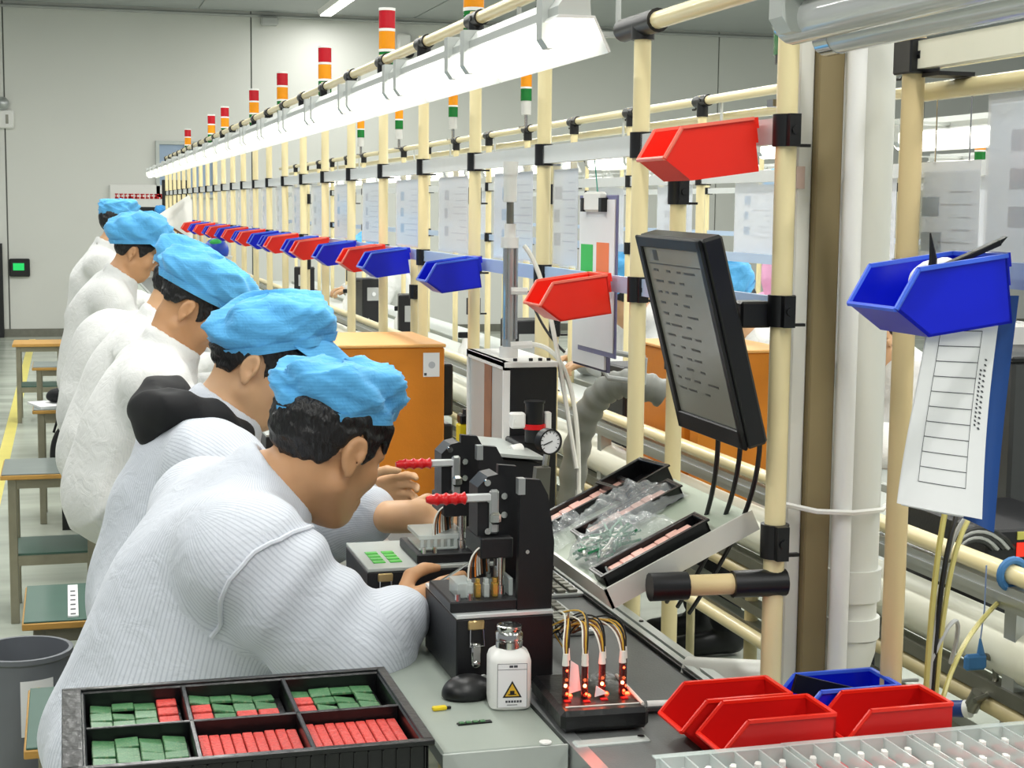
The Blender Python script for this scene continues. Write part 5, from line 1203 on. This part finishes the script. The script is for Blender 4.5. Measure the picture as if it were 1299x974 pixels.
# sloping shelf
O = Vector((.692, 1.955, .985)); ax_ = Vector((.208, 0, .098)); Wd_ = ax_.length; ax_.normalize(); ay_ = Vector((0, 1, 0)); az_ = ax_.cross(ay_)
SM = frame_M((0, 0, 0), ax_, ay_, az_)
t = thing('sloping_shelf', 'sloping grey green shelf with pale rim fixed to the near post', 'shelf', tuple(O))
SD = .42
MB().bbox(0, Wd_, 0, SD, 0, .005, .001, SM).build('plate', 'shelf_mat', t)
MB().box(-.004, Wd_, -.004, 0, -.018, .012, SM).box(-.004, 0, -.004, SD, -.018, .012, SM).box(-.004, Wd_, SD, SD+.004, -.018, .012, SM).build('rim', mat('shelf_rim', (214, 214, 206), .4, metal=.2, var=.03), t)
MB().cyl(Vector((.76, 1.93, 1.0))-O, Vector((.905, 1.918, 1.0))-O, PR, n=14).build('support_pipe', 'tan_pipe', t, True)
MB().cyl(Vector((.74, 1.93, 1.0))-O, Vector((.792, 1.927, 1.0))-O, .019, n=14).build('pipe_joint', 'black_plastic', t, True); MB().cyl(Vector((.855, 1.92, 1.0))-O, Vector((.93, 1.915, 1.0))-O, .0185, n=14).build('pipe_joint', 'black_plastic', t, True)
def pcb_box(label, u, v, rz, L_=.165, Wb=.046, fill=True, h=.02):
    t = thing('parts_box', label, 'parts box', tuple(O+SM @ Vector((u, v, .0055))), rot=(SM @ Matrix.Rotation(rz, 4, 'Z')).to_euler())
    b = MB().bbox(0, L_, 0, Wb, 0, .004, .001)
    for q in ((0, .004, 0, Wb), (L_-.004, L_, 0, Wb), (0, L_, 0, .004), (0, L_, Wb-.004, Wb)): b.bbox(*q, 0, h, .001)
    b.build('shell', 'black_conductive', t)
    MB().box(-.003, L_+.003, -.003, .0, h-.003, h).box(-.003, L_+.003, Wb, Wb+.003, h-.003, h).box(-.003, 0, 0, Wb, h-.003, h).box(L_, L_+.003, 0, Wb, h-.003, h).build('rim', 'black_conductive', t)
    if fill:
        for i in range(7): MB().bbox(.02+i*.0185, .038+i*.0185, .008, Wb-.007, .004, h*.62+.001*(i % 3), .001).build('board', 'pink_board', t)
        MB().tube([(.012, .01, .012), (.014, .02, .02), (.016, .035, .012)], .002, 6).build('clip', 'steel', t)
    return t
pcb_box('narrow black box of pink boards along the shelf front', .005, .012, 0)
pcb_box('narrow black box of pink boards under the plastic bag', .04, .19, 0, .165, .052)
pcb_box('narrow black box of pink boards at the shelf far end', .02, .325, 0, .15, .055)
pcb_box('empty black box at the upper shelf corner', .145, .27, .1, .08, .1, False, .028)
# plastic bags
mat('bag_film', (232, 236, 238), .1, var=.02, alpha=.3, spec=1., bump=.3, bscale=60)
def bag(label, u, v, w_, d_, h_, rz, sd, wires):
    t = thing('plastic_bag', label, 'plastic bag', tuple(O+SM @ Vector((u, v, .006))), rot=(SM @ Matrix.Rotation(rz, 4, 'Z')).to_euler())
    rs = np.random.RandomState(sd); ph = rs.uniform(0, 6.28, 12)
    def fn(a, b):
        e = (math.sin(PI*min(1, a*1.02))*math.sin(PI*b))**.5 if 0 < a < 1 and 0 < b < 1 else 0
        r = math.sin(a*14+ph[0]+3*b)*math.sin(b*11+ph[1]+2*a)*.006+.005*abs(math.sin(a*23+b*17+ph[2]))+.004*math.sin(a*31-b*19+ph[3])
        return (a*w_+.004*math.sin(b*9+ph[4]), b*d_+.004*math.sin(a*8+ph[5]), .002+h_*e*(.75+.25*math.sin(a*3+ph[6]))+abs(r)*(.3+e))
    MB().grid(fn, 26, 22).build('film', 'bag_film', t, True, angle=25)
    if wires:
        for i in range(60):
            p = [Vector((w_*(.06+.6*rs.rand()), d_*(.08+.8*rs.rand()), .004+h_*.7*rs.rand())) for _ in range(4)]
            MB().tube(bez(*p, 8), .0022, 4).build('wire', ('green_wire', 'green_wire', 'wire_white')[i % 3], t, True)
    return t
mat('green_wire', (36, 120, 78), .35, var=.1)
bag('clear plastic bag stuffed with green wires on the sloping shelf', .004, .078, .15, .11, .034, .05, 3, True)
bag('crumpled empty clear bag draped over the boxes on the shelf', .075, .16, .14, .15, .03, .15, 4, False)
bag('flat clear bag lying at the low edge of the shelf', .0, .24, .08, .13, .015, 0, 5, False)
# document sleeves under the beam
mat('sleeve_film', (236, 240, 246), .12, var=0, alpha=.35, spec=.8)
mat('print_blue', (150, 190, 220), .6, var=.1); mat('print_green', (60, 190, 90), .6, var=.05); mat('print_orange', (240, 130, 80), .6, var=.05)
def doc_sleeve(label, y0, y1, X=.93, z1=1.588, h=.20, sd=1, group='printed sheets under the beam', tilt=0.):
    t = thing('document_sleeve', label, 'document', (X, y0, z1), group=group)
    w_ = y1-y0
    MB().box(-.0004, .0004, .004, w_-.004, -h+.004, -.012).build('sheet', 'sheet_paper', t)
    b = MB(); c = MB(); rnd = random.Random(sd)
    for i in range(9):
        z = -.04-i*.016; b.box(-.001, -.0005, .02, .02+w_*rnd.uniform(.2, .55), z, z+.002)
    b.build('print', 'ink_soft', t)
    for i in range(3): c.box(-.001, -.0005, w_*.62+rnd.uniform(0, .02), w_*.62+.05, -.07-i*.045, -.045-i*.045)
    c.build('picture', ('print_blue', 'ink_soft')[sd % 2], t)
    MB().box(-.0016, -.0012, 0, w_, -h, 0).build('film', 'sleeve_film', t)
    return t
for k in range(1, 14):
    a = PA[k]; doc_sleeve('white printed sheet in a clear sleeve hung between two posts', a+(.37 if k == 1 else .12), a+(.53 if k == 1 else .43), sd=k)
for k in range(0, 8):
    a = PB[k]; doc_sleeve('white printed sheet in clear sleeve on the second line rack', a+.1, a+.42, X=1.975, sd=k+20, h=.22, group='printed sheets on the second line')
t = doc_sleeve('clear sleeve with pale sheet hung beside the tan post over the blue bin', 1.715, 1.855, X=1.08, z1=1.565, h=.2, sd=40, group=None); [MB().tube([(0, y_, -.005), (0, y_, .09)], .001, 5).build('hook_wire', 'steel', t) for y_ in (.03, .11)]
doc_sleeve('clear sleeve with dense print hung nearest the cream beam end', 1.44, 1.705, X=1.08, z1=1.643, h=.21, sd=41, group=None)
# clipboard on a green string
t = thing('clipboard', 'clipboard with green and orange squares hung on a green string', 'clipboard', (.937, 2.735, 1.525), math.radians(91))
MB().bbox(-.1, .1, 0, .004, -.29, .0, .001).build('board', mat('clip_board', (120, 120, 160), .4, var=.1), t)
MB().box(-.096, .092, .0045, .0065, -.28, -.008).build('sheets', 'paper', t)
MB().box(.015, .08, .0066, .0072, -.17, -.09).build('green_square', 'print_green', t); MB().box(-.07, -.005, .0066, .0072, -.17, -.085).build('orange_square', 'print_orange', t)
MB().bbox(-.05, .05, .004, .016, -.03, .006, .004).build('clip', 'white_plastic', t); [MB().box(a_, a_+.014, .005, .018, -.03, -.005).build('clip_end', 'black_plastic', t) for a_ in (-.056, .042)]
MB().tube([(0, .004, .0), (.004, .006, .03), (0, .014, .085)], .0012, 5).build('string', mat('teal_string', (50, 150, 130), .6, var=0), t)
t['label'] = 'clipboard with green and orange squares hung on a green string'
t = thing('paper_sheaf', 'sheaf of white papers with dark backing hung under the red bin', 'papers', (.937, 2.78, 1.32), math.radians(91))
MB().box(-.09, .09, 0, .004, -.11, 0).build('sheets', 'paper', t); MB().box(-.095, .095, -.006, 0, -.115, 0).build('backing', mat('violet_backing', (96, 92, 120), .5, var=.1), t)
# papers and blue folder under the right-hand blue bin
def hang_sheet(name, label, cat, X0, X1, Y0, z1, z0, m_, curl, lines, rz=0., y_off=0.):
    t = thing(name, label, cat, ((X0+X1)/2, Y0, z1))
    w_ = X1-X0
    def fn(a, b): return ((a-.5)*w_*(1+.16*b)-.02*b, curl*math.sin(b*2.4+a*1.5)*b+y_off-.006*math.sin(a*5)*b, -b*(z1-z0)-.02*a*b)
    sh = MB().grid(fn, 8, 16).grid(lambda a, b: tuple(Vector(fn(a, b))+Vector((0, .002, 0))), 8, 16).build('sheet', m_, t, True)
    if lines:
        g_ = MB()
        def ln(a0, b0, a1, b1, wv):
            for i in range(8):
                p = [Vector(fn(a0+(a1-a0)*k/8, b0+(b1-b0)*k/8)) for k in (i, i+1)]; d = Vector((0, -.0006, 0)); n_ = Vector((0, 0, wv)) if abs(a1-a0) > .05 else Vector((wv, 0, 0))
                g_.quad(p[0]+d-n_, p[1]+d-n_, p[1]+d+n_, p[0]+d+n_)
        for i in range(11): ln(.18, .12+i*.075, .78, .12+i*.075, .0004)
        ln(.18, .12, .18, .87, .0003); ln(.78, .12, .78, .87, .0003)
        for i in range(14): ln(.88, .25+i*.025, .9, .26+i*.025, .0012); ln(.83, .3+i*.02, .845, .31+i*.02, .001)
        g_.build('ruled_print', 'ink', sh)
    return t
hang_sheet('paper_form', 'white ruled form hanging below the blue bin with curled edge', 'paper', .893, .978, 1.505, 1.40, 1.185, 'paper', .012, True)
hang_sheet('paper_form', 'white paper hanging behind the ruled form', 'paper', .905, .985, 1.52, 1.40, 1.18, 'paper', .008, False)
hang_sheet('blue_folder', 'dark blue folder hanging behind the white forms', 'folder', .972, 1.01, 1.52, 1.41, 1.165, 'blue_film', .006, False)
# ------------------------------------------------------------------ drain pipe, board and conduits
t = thing('drain_pipe', 'white plastic drain pipe with elbow strapped beside the near post', 'pipe', (1.065, 1.98, 0))
MB().cyl((0, 0, .93), (0, 0, 2.7), .036, n=24).build('pipe', 'pvc_grey', t, True)
MB().cyl((0, 0, .955), (0, 0, 1.0), .041, n=24).cyl((0, 0, .90), (0, 0, .93), .041, n=24).build('coupling', 'pvc_grey', t, True)
el = [Vector((-.07*(1-math.cos(a)), .05*(1-math.cos(a)), .90-.09*math.sin(a))) for a in [i*PI/2/8 for i in range(9)]]
MB().tube(el, .038, 20).build('elbow', 'pvc_grey', t, True)
MB().cyl(tuple(el[-1]), tuple(el[-1]+Vector((-.12, .09, -.01))), .041, n=20).build('outlet', 'pvc_grey', t, True)
t2 = thing('conduit', 'slim white conduit running beside the drain pipe', 'pipe', (1.024, 1.938, 0)); MB().cyl((0, 0, .0), (0, 0, 2.7), .0135, n=16).build('tube', 'pvc_white', t2, True)
t = thing('brown_post', 'brown wooden post standing between the near post and the conduit', 'post', (.993, 1.96, 0)); MB().bbox(-.019, .019, -.012, .02, 0, 2.7, .002).build('timber', 'brown_board', t)
t = thing('pale_strip', 'pale plastic strip fixed beside the brown post', 'strip', (.962, 1.965, 0)); MB().bbox(-.011, .011, -.006, .01, 0, 2.7, .002).build('strip', 'pvc_grey', t); MB().box(-.012, .0, -.0075, -.006, 1.53, 1.56).build('sticker', mat('faded_pink', (205, 180, 170), .6, var=.05), t)
MB().tube([(.95, 1.94, 1.1), (.99, 1.925, 1.095), (1.03, 1.925, 1.09), (1.09, 1.94, 1.095)], .004, 6)
t = thing('cable_tie', 'white strap tying the drain pipe and brown post together', 'strap', (1.02, 1.96, 1.09)); MB().tube([(-.08, -.005, .01), (-.04, -.035, .003), (.01, -.04, 0), (.06, -.03, .0), (.088, .0, .004)], .004, 6).build('strap', 'white_plastic', t, True)

t = thing('tweezers', 'slim steel tweezers held by the near worker at the jig', 'tweezers', (.565, 2.285, .94))
MB().tube([(-.03, 0, -.005), (.0, .0, .012), (.03, .004, .03)], [.0022, .002, .0008], 6).build('blade', 'steel', t, True)
# ------------------------------------------------------------------ right-hand side details
t = thing('junction_box', 'black power box with glowing red switch on the second line rail', 'power box', (1.50, 2.24, .815))
MB().bbox(-.09, .12, -.06, .2, 0, .18, .004).build('case', 'black_metal', t)
MB().box(-.035, -.022, -.062, -.06, .135, .158).build('switch', mat('switch_red', (230, 40, 25), .3, var=0, emit=(255, 50, 25), estr=.5), t)
MB().box(-.035, -.012, -.062, -.06, .163, .176).build('sticker', mat('dull_yellow', (190, 185, 90), .6, var=.1), t)
for k in range(5): MB().tube(bez((-.08+.01*k, -.06, .15), (-.14, -.1, .2+.01*k), (-.2, -.1, .16), (-.11-.01*k, -.062, .1+.01*k)), .004, 6).build('cable', 'grey_plastic' if k % 2 else 'wire_black', t, True)
t = thing('grey_cabinet', 'dark grey instrument cabinet standing behind the blue folder', 'cabinet', (1.70, 2.46, .815))
MB().bbox(-.07, .25, 0, .25, 0, .42, .006).build('case', mat('dark_grey', (58, 60, 60), .5, var=.1), t); MB().bbox(-.075, .255, -.004, .254, .42, .43, .003).build('lid', 'black_plastic', t)
for z in (.08, .2): MB().tube([(.0, -.004, z), (.0, -.016, z+.01), (.0, -.016, z+.05), (.0, -.004, z+.06)], .004, 6).build('handle', 'steel', t, True)
t = thing('steel_press', 'steel column press with white head behind the grey cabinet', 'machine', (1.80, 2.75, .815))
MB().bbox(-.06, .06, -.05, .05, 0, .03, .003).build('base', 'black_metal', t); MB().cyl((0, 0, .03), (0, 0, .5), .02, n=14).build('column', 'steel', t, True); MB().bbox(-.05, .05, -.06, .03, .4, .47, .006).build('head', 'white_plastic', t)
t = thing('yellow_binder', 'yellow green binder standing on the second line table', 'binder', (1.9, 3.0, .815)); MB().bbox(-.02, .02, -.12, .12, 0, .31, .003).build('cover', 'lime', t); MB().box(-.021, -.02, -.06, .06, .16, .26).build('label', 'print_blue', t)
# valve with blue collar on the frame
t = thing('air_coupling', 'blue collared air coupling with steel fittings on the lower rail', 'air coupling', (1.265, 2.06, .735))
MB().cyl((.03, -.02, .02), (.0, .02, .01), .013, n=14).build('collar', mat('blue_collar', (24, 60, 130), .4, var=.1), t, True)
MB().cyl((.035, -.027, .022), (.03, -.02, .02), .0135, n=14).build('ring', 'white_plastic', t, True)
MB().cyl((.0, .02, .01), (-.02, .045, .0), .01, n=10).cyl((-.02, .045, 0), (-.045, .075, -.008), .006, n=8).cyl((-.02, .04, .0), (-.03, .02, -.015), .009, n=10).build('fitting', 'dull_steel', t, True)
MB().tube(bez((-.045, .075, -.008), (-.06, .1, .0), (-.06, .12, .03), (.02, .1, .03)), .003, 6).build('hose', 'grey_plastic', t, True)
MB().cyl((.035, -.027, .022), (.04, -.04, .05), .012, n=10).build('elbow', 'dull_steel', t, True)
# wrist strap hanging on a string
t = thing('wrist_strap', 'blue wrist strap dangling on a thread from the cream rail', 'strap', (1.295, 2.0, .84))
MB().tube([(0, 0, .145), (.0, 0, .08), (-.005, 0, .03)], .0012, 5).build('thread', mat('blue_thread', (130, 150, 190), .5, var=0), t)
MB().cyl((-.005, 0, .035), (-.003, 0, .012), .0015, .006, 8).bbox(-.03, .006, -.006, .006, -.012, .012, .004).build('buckle', 'blue_cuff', t)
MB().tube([(.004, 0, .008), (.022, .004, .0), (.03, .008, -.03), (.016, .006, -.055), (-.01, .0, -.06)], .005, 6).build('band', 'dull_steel', t, True)
t = thing('tape_ring', 'blue tape ring hung around the cream rail', 'tape ring', (1.32, 1.97, .977))
MB().tube([(.021*math.cos(a), .0, .021*math.sin(a)) for a in [2*PI*i/20 for i in range(21)]], .006, 8).build('ring', 'blue_cuff', t, True)
t = thing('black_tie', 'thin black tie wound on the cream rail', 'tie', (1.32, 1.9, .977)); MB().tube([(.016*math.cos(a), .0, .016*math.sin(a)) for a in [2*PI*i/14 for i in range(15)]], .0018, 6).build('loop', 'wire_black', t, True)
# hoses down the tan post
t = thing('hose_bundle', 'yellowish air hoses and a black cable running down the tan post', 'hoses', (1.06, 1.80, 0))
for k, (dx, m_, r) in enumerate(((.0, 'hose_yellow', .004), (.008, 'wire_black', .0035), (.014, 'hose_yellow', .0035), (.004, 'grey_plastic', .003))):
    mat('hose_yellow', (196, 186, 110), .3, var=.05)
    MB().tube(bez((.1+dx*3, .05, 1.16-.02*k), (.02+dx, -.02, 1.17-.03*k), (.0+dx, -.03, 1.0), (.01+dx, -.02, .6), 14), r, 6).build('hose', m_, t, True)
MB().tube(bez((.02, -.02, .78), (.03, -.03, .9), (.08, .02, .93), (.26, .2, .93), 14), .0035, 6).build('hose', 'hose_yellow', t, True)
MB().tube(bez((.01, -.02, .9), (.04, -.03, 1.0), (.08, .0, .98), (.07, .02, .9), 12), .003, 6).build('hose', 'grey_plastic', t, True)
MB().tube(bez((.02, -.02, .7), (.03, -.03, .62), (.08, .0, .62), (.1, .02, .72), 12), .0035, 6).build('hose', 'wire_black', t, True)
# corrugated suction hose
t = thing('suction_hose', 'grey corrugated suction hose bending down behind the rack', 'hose', (1.07, 3.0, 0))
path = bez((.12, .05, 1.12), (.02, .06, 1.17), (-.03, .18, 1.14), (-.03, .2, .84), 46)
MB().tube(path, [.027+(.004 if i % 4 < 2 else 0) for i in range(len(path))], 16).build('hose', mat('hose_grey', (140, 142, 136), .45, var=.08), t, True)
MB().tube([(.06, .0, 1.2), (.0, .05, 1.21), (-.015, .06, 1.18), (.0, .05, 1.155), (.06, .0, 1.15), (.06, .0, 1.2)], .006, 8).build('handle_loop', 'grey_plastic', t, True)
# clutter on the second line table and the far bench
rnd = random.Random(21)
labs = [('instrument_box', 'black instrument box with white dial on the second line table', 'instrument'), ('spray_bottle', 'white spray bottle on the second line table', 'bottle'), ('black_tray', 'black tray of parts on the second line table', 'tray')]
for i in range(15):
    y = 4.1+i*.58; k = i % 3; n_, l_, c_ = labs[k]; x = 1.55+rnd.uniform(-.08, .2)
    t = thing(n_, l_, c_, (x, y, .815), rnd.uniform(-.2, .2), {0: 'instrument boxes', 1: 'spray bottles', 2: 'black trays'}[k]+' on the second line table')
    if k == 0:
        h = .26; MB().bbox(-.07, .07, -.08, .08, 0, h, .005).build('case', 'black_metal', t); MB().box(-.04, .04, -.082, -.08, h*.5, h*.8).build('panel', 'grey_plastic', t); MB().cyl((.0, -.086, h*.65), (0, -.08, h*.65), .012, n=12).build('dial', 'paper', t)
    elif k == 1:
        MB().lathe([(.03, 0), (.033, .01), (.033, .09), (.014, .12), (.012, .14)], n=16).build('body', 'white_plastic', t, True); MB().bbox(-.03, .012, -.01, .01, .14, .165, .003).build('trigger', 'black_plastic', t)
    else:
        b = MB().bbox(-.1, .1, -.09, .09, 0, .005, .001)
        for q in ((-.1, -.094, -.09, .09), (.094, .1, -.09, .09), (-.1, .1, -.09, -.084), (-.1, .1, .084, .09)): b.bbox(*q, 0, .06, .002)
        b.build('shell', 'black_conductive', t); MB().bbox(-.09, .06, -.07, .06, .005, .03, .003).build('parts', 'grey_plastic', t)
for i, (x, y) in enumerate(((.68, 4.15), (.75, 4.35))):
    t = thing('black_device', ('black device with sloped top on the bench beyond the orange case', 'black and silver device beside the sloped one on the bench')[i], 'device', (x, y, TZ-.004), -.3)
    MB().prism([(-.07, 0), (.07, 0), (.07, .30), (-.07, .26)], 'y', 0, .14).build('case', 'black_metal', t)
    if i: MB().box(-.05, .05, .02, .1, .292, .30).build('plate', 'steel', t)
# blue round ball and slanted white board at the far end of the row
t = thing('blue_globe', 'round blue ball with green patch in a white cup at the far bins', 'ball', (.80, 8.85, 1.22))
MB().lathe([(.02, -.39), (.03, -.385), (.02, -.1), (.075, -.05), (.09, 0), (.085, .0), (.07, -.04)], n=20).build('cup', 'white_plastic', t, True); MB().sphere((0, 0, .03), .07, 18, 12).build('ball', mat('globe_blue', (20, 70, 180), .35, var=.1), t, True); MB().sphere((-.005, -.035, .075), (.035, .025, .02), 12, 8).build('green_patch', 'print_green', t, True)
t = thing('slanted_sign', 'white slanted sign fixed to the far end of the rack', 'panel', (.88, 11.6, 1.33))
MB().prism([(-.26, .08), (.0, -.08), (.0, .2), (-.02, .24)], 'y', 0, .015).build('panel', 'white_plastic', t); MB().prism([(-.27, .075), (.0, -.095), (.0, -.08), (-.26, .09)], 'y', -.002, .017).build('edge', 'wire_brown', t)
t = thing('display_stand', 'tall black display panel standing before the notice board', 'display', (1.12, 16.6, 0)); MB().bbox(-.16, .1, -.02, .02, 1.1, 1.75, .005).build('panel', 'black_plastic', t); MB().box(-.03, .03, -.015, .015, 0, 1.1).build('pole', 'black_metal', t)
# ------------------------------------------------------------------ stools, rubbish bin
def stool(label, x0, y0, top='stool_top', w_=.34, d_=.36, group=None, zt=.545):
    t = thing('stool', label, 'stool', (x0, y0, 0), group=group)
    MB().bbox(0, w_, 0, d_, zt-.004, zt, .001).build('seat_mat', top, t)
    MB().bbox(-.004, w_+.004, -.004, d_+.004, zt-.02, zt-.004, .002).build('seat', 'wood_edge', t)
    for x in (.02, w_-.05):
        for y in (.015, d_-.045): MB().bbox(x, x+.03, y, y+.03, 0, zt-.02, .002).build('leg', 'stool_steel', t)
    MB().box(.02, w_-.02, .018, .04, zt-.055, zt-.02).box(.02, w_-.02, d_-.04, d_-.018, zt-.055, zt-.02).box(.022, .044, .02, d_-.02, zt-.055, zt-.02).build('apron', 'stool_steel', t)
    MB().box(.03, w_-.03, .03, d_-.03, .245, .252).build('shelf_mat', 'stool_green', t)
    MB().box(.02, w_-.02, .018, .04, .21, .245).box(.02, w_-.02, d_-.04, d_-.018, .21, .245).box(.022, .044, .02, d_-.02, .21, .245).build('shelf_rail', 'stool_steel', t)
    return t
stool('green topped stool with a phone on it beside the grey bin', -.085, 2.82, 'stool_green')
stool('stool with taped green top standing behind the grey bin', -.11, 3.7, 'stool_green')
stool('tall steel stool with grey top and lower shelf in the aisle', -.235, 5.78)
stool('pale wooden topped stool farthest down the aisle', -.36, 11.2, 'wood_edge')
stool('steel stool in front of the farthest stool in the aisle', -.20, 9.6)
stool('stool with papers and bag hanging off it in the aisle', -.16, 7.6)
stool('stool under the worker beside the black component trays', -.02, 2.36, 'stool_green', .3, .3)
t = thing('phone', 'black phone case with red corner lying on the green stool', 'phone', (-.02, 2.93, .545), -.2); MB().bbox(-.02, .06, -.06, .06, 0, .012, .003).build('case', 'black_plastic', t); MB().box(0, .05, -.04, .0, .012, .0135).build('card', 'red_grip', t); MB().bbox(-.022, -.012, -.062, .062, .0, .02, .002).build('edge', 'grey_plastic', t)
t = thing('label_roll', 'white tape strip with dark marks hanging over the stool edge', 'tape', (.0, 3.75, .545)); MB().box(-.012, .012, -.03, .28, 0, .004).build('strip', 'paper', t); b = MB()
for i in range(6): b.box(-.006, .006, i*.045-.02, i*.045-.008, .004, .0045)
b.build('marks', 'ink', t)['kind'] = 'stuff'
t = thing('paper_stack', 'papers lying on the stool in the aisle', 'papers', (-.06, 7.75, .545), .3); MB().box(-.1, .12, -.1, .12, 0, .01).build('sheets', 'paper', t)
t = thing('black_pouch', 'dark pouch lying on the papers on the stool', 'pouch', (-.02, 7.8, .556)); Fp = Field(axis(-.12, .12, .008, .008, []), axis(-.12, .12, .008, .008, []), axis(-.02, .12, .008, .008, [])); Fp.ell((0, 0, .03), (.085, .07, .04), None, .02); Pp = np.stack(np.meshgrid(*Fp.ax, indexing='ij'), -1); Fp.f = np.maximum(Fp.f+.006*noise(Pp, 60, 2), .001-Pp[..., 2]); field_obj('pouch', Fp, 'black_hood', t, 1)
t = thing('shoulder_bag', 'black bag hanging behind the stool in the aisle', 'bag', (-.01, 7.5, .2)); Fp = Field(axis(-.12, .12, .01, .01, []), axis(-.1, .1, .01, .01, []), axis(-.05, .36, .01, .01, [])); Fp.ell((0, 0, .14), (.08, .06, .15), None, .02); field_obj('bag', Fp, 'black_hood', t, 1); MB().tube([(-.06, 0, .25), (-.03, .03, .345), (.03, .03, .345), (.06, 0, .25)], .006, 6).build('strap', 'black_hood', t, True); MB().box(-.03, .03, -.05, .05, -.2, .005).build('foot', 'black_plastic', t)
t = thing('waste_bin', 'grey round waste bin with recycling label beside the stools', 'waste bin', (-.105, 3.46, 0))
MB().lathe([(.085, 0), (.088, .01), (.098, .535), (.104, .54), (.104, .55), (.095, .55), (.085, .03), (.0, .03)], n=32).build('shell', 'bin_grey', t, True)
lab = MB().grid(lambda a, b: (.0955*math.sin(-.05+a*.75), -.0955*math.cos(-.05+a*.75)-.003, .385+b*.12), 10, 2).build('label_sheet', 'paper', t, True)
g_ = MB()
def lp(u, v): a = -.05+u*.75; return Vector((.0955*math.sin(a), -.0955*math.cos(a)-.0045, .385+v*.12))
for p, q in (((.28, .45), (.45, .85)), ((.45, .85), (.55, .85)), ((.55, .85), (.75, .45)), ((.28, .45), (.42, .45)), ((.6, .45), (.75, .45)), ((.42, .45), (.47, .3)), ((.6, .45), (.56, .3)), ((.47, .3), (.56, .3)), ((.45, .4), (.6, .4))): g_.cyl(lp(*p), lp(*q), .0028, n=5)
g_.build('recycling_mark', 'label_yellow', lab)
g_ = MB()
for i in range(4): p = lp(.24+i*.15, .15); g_.box(p.x, p.x+.008, p.y-.001, p.y, p.z-.006, p.z+.006)
g_.build('label_print', 'ink', lab)
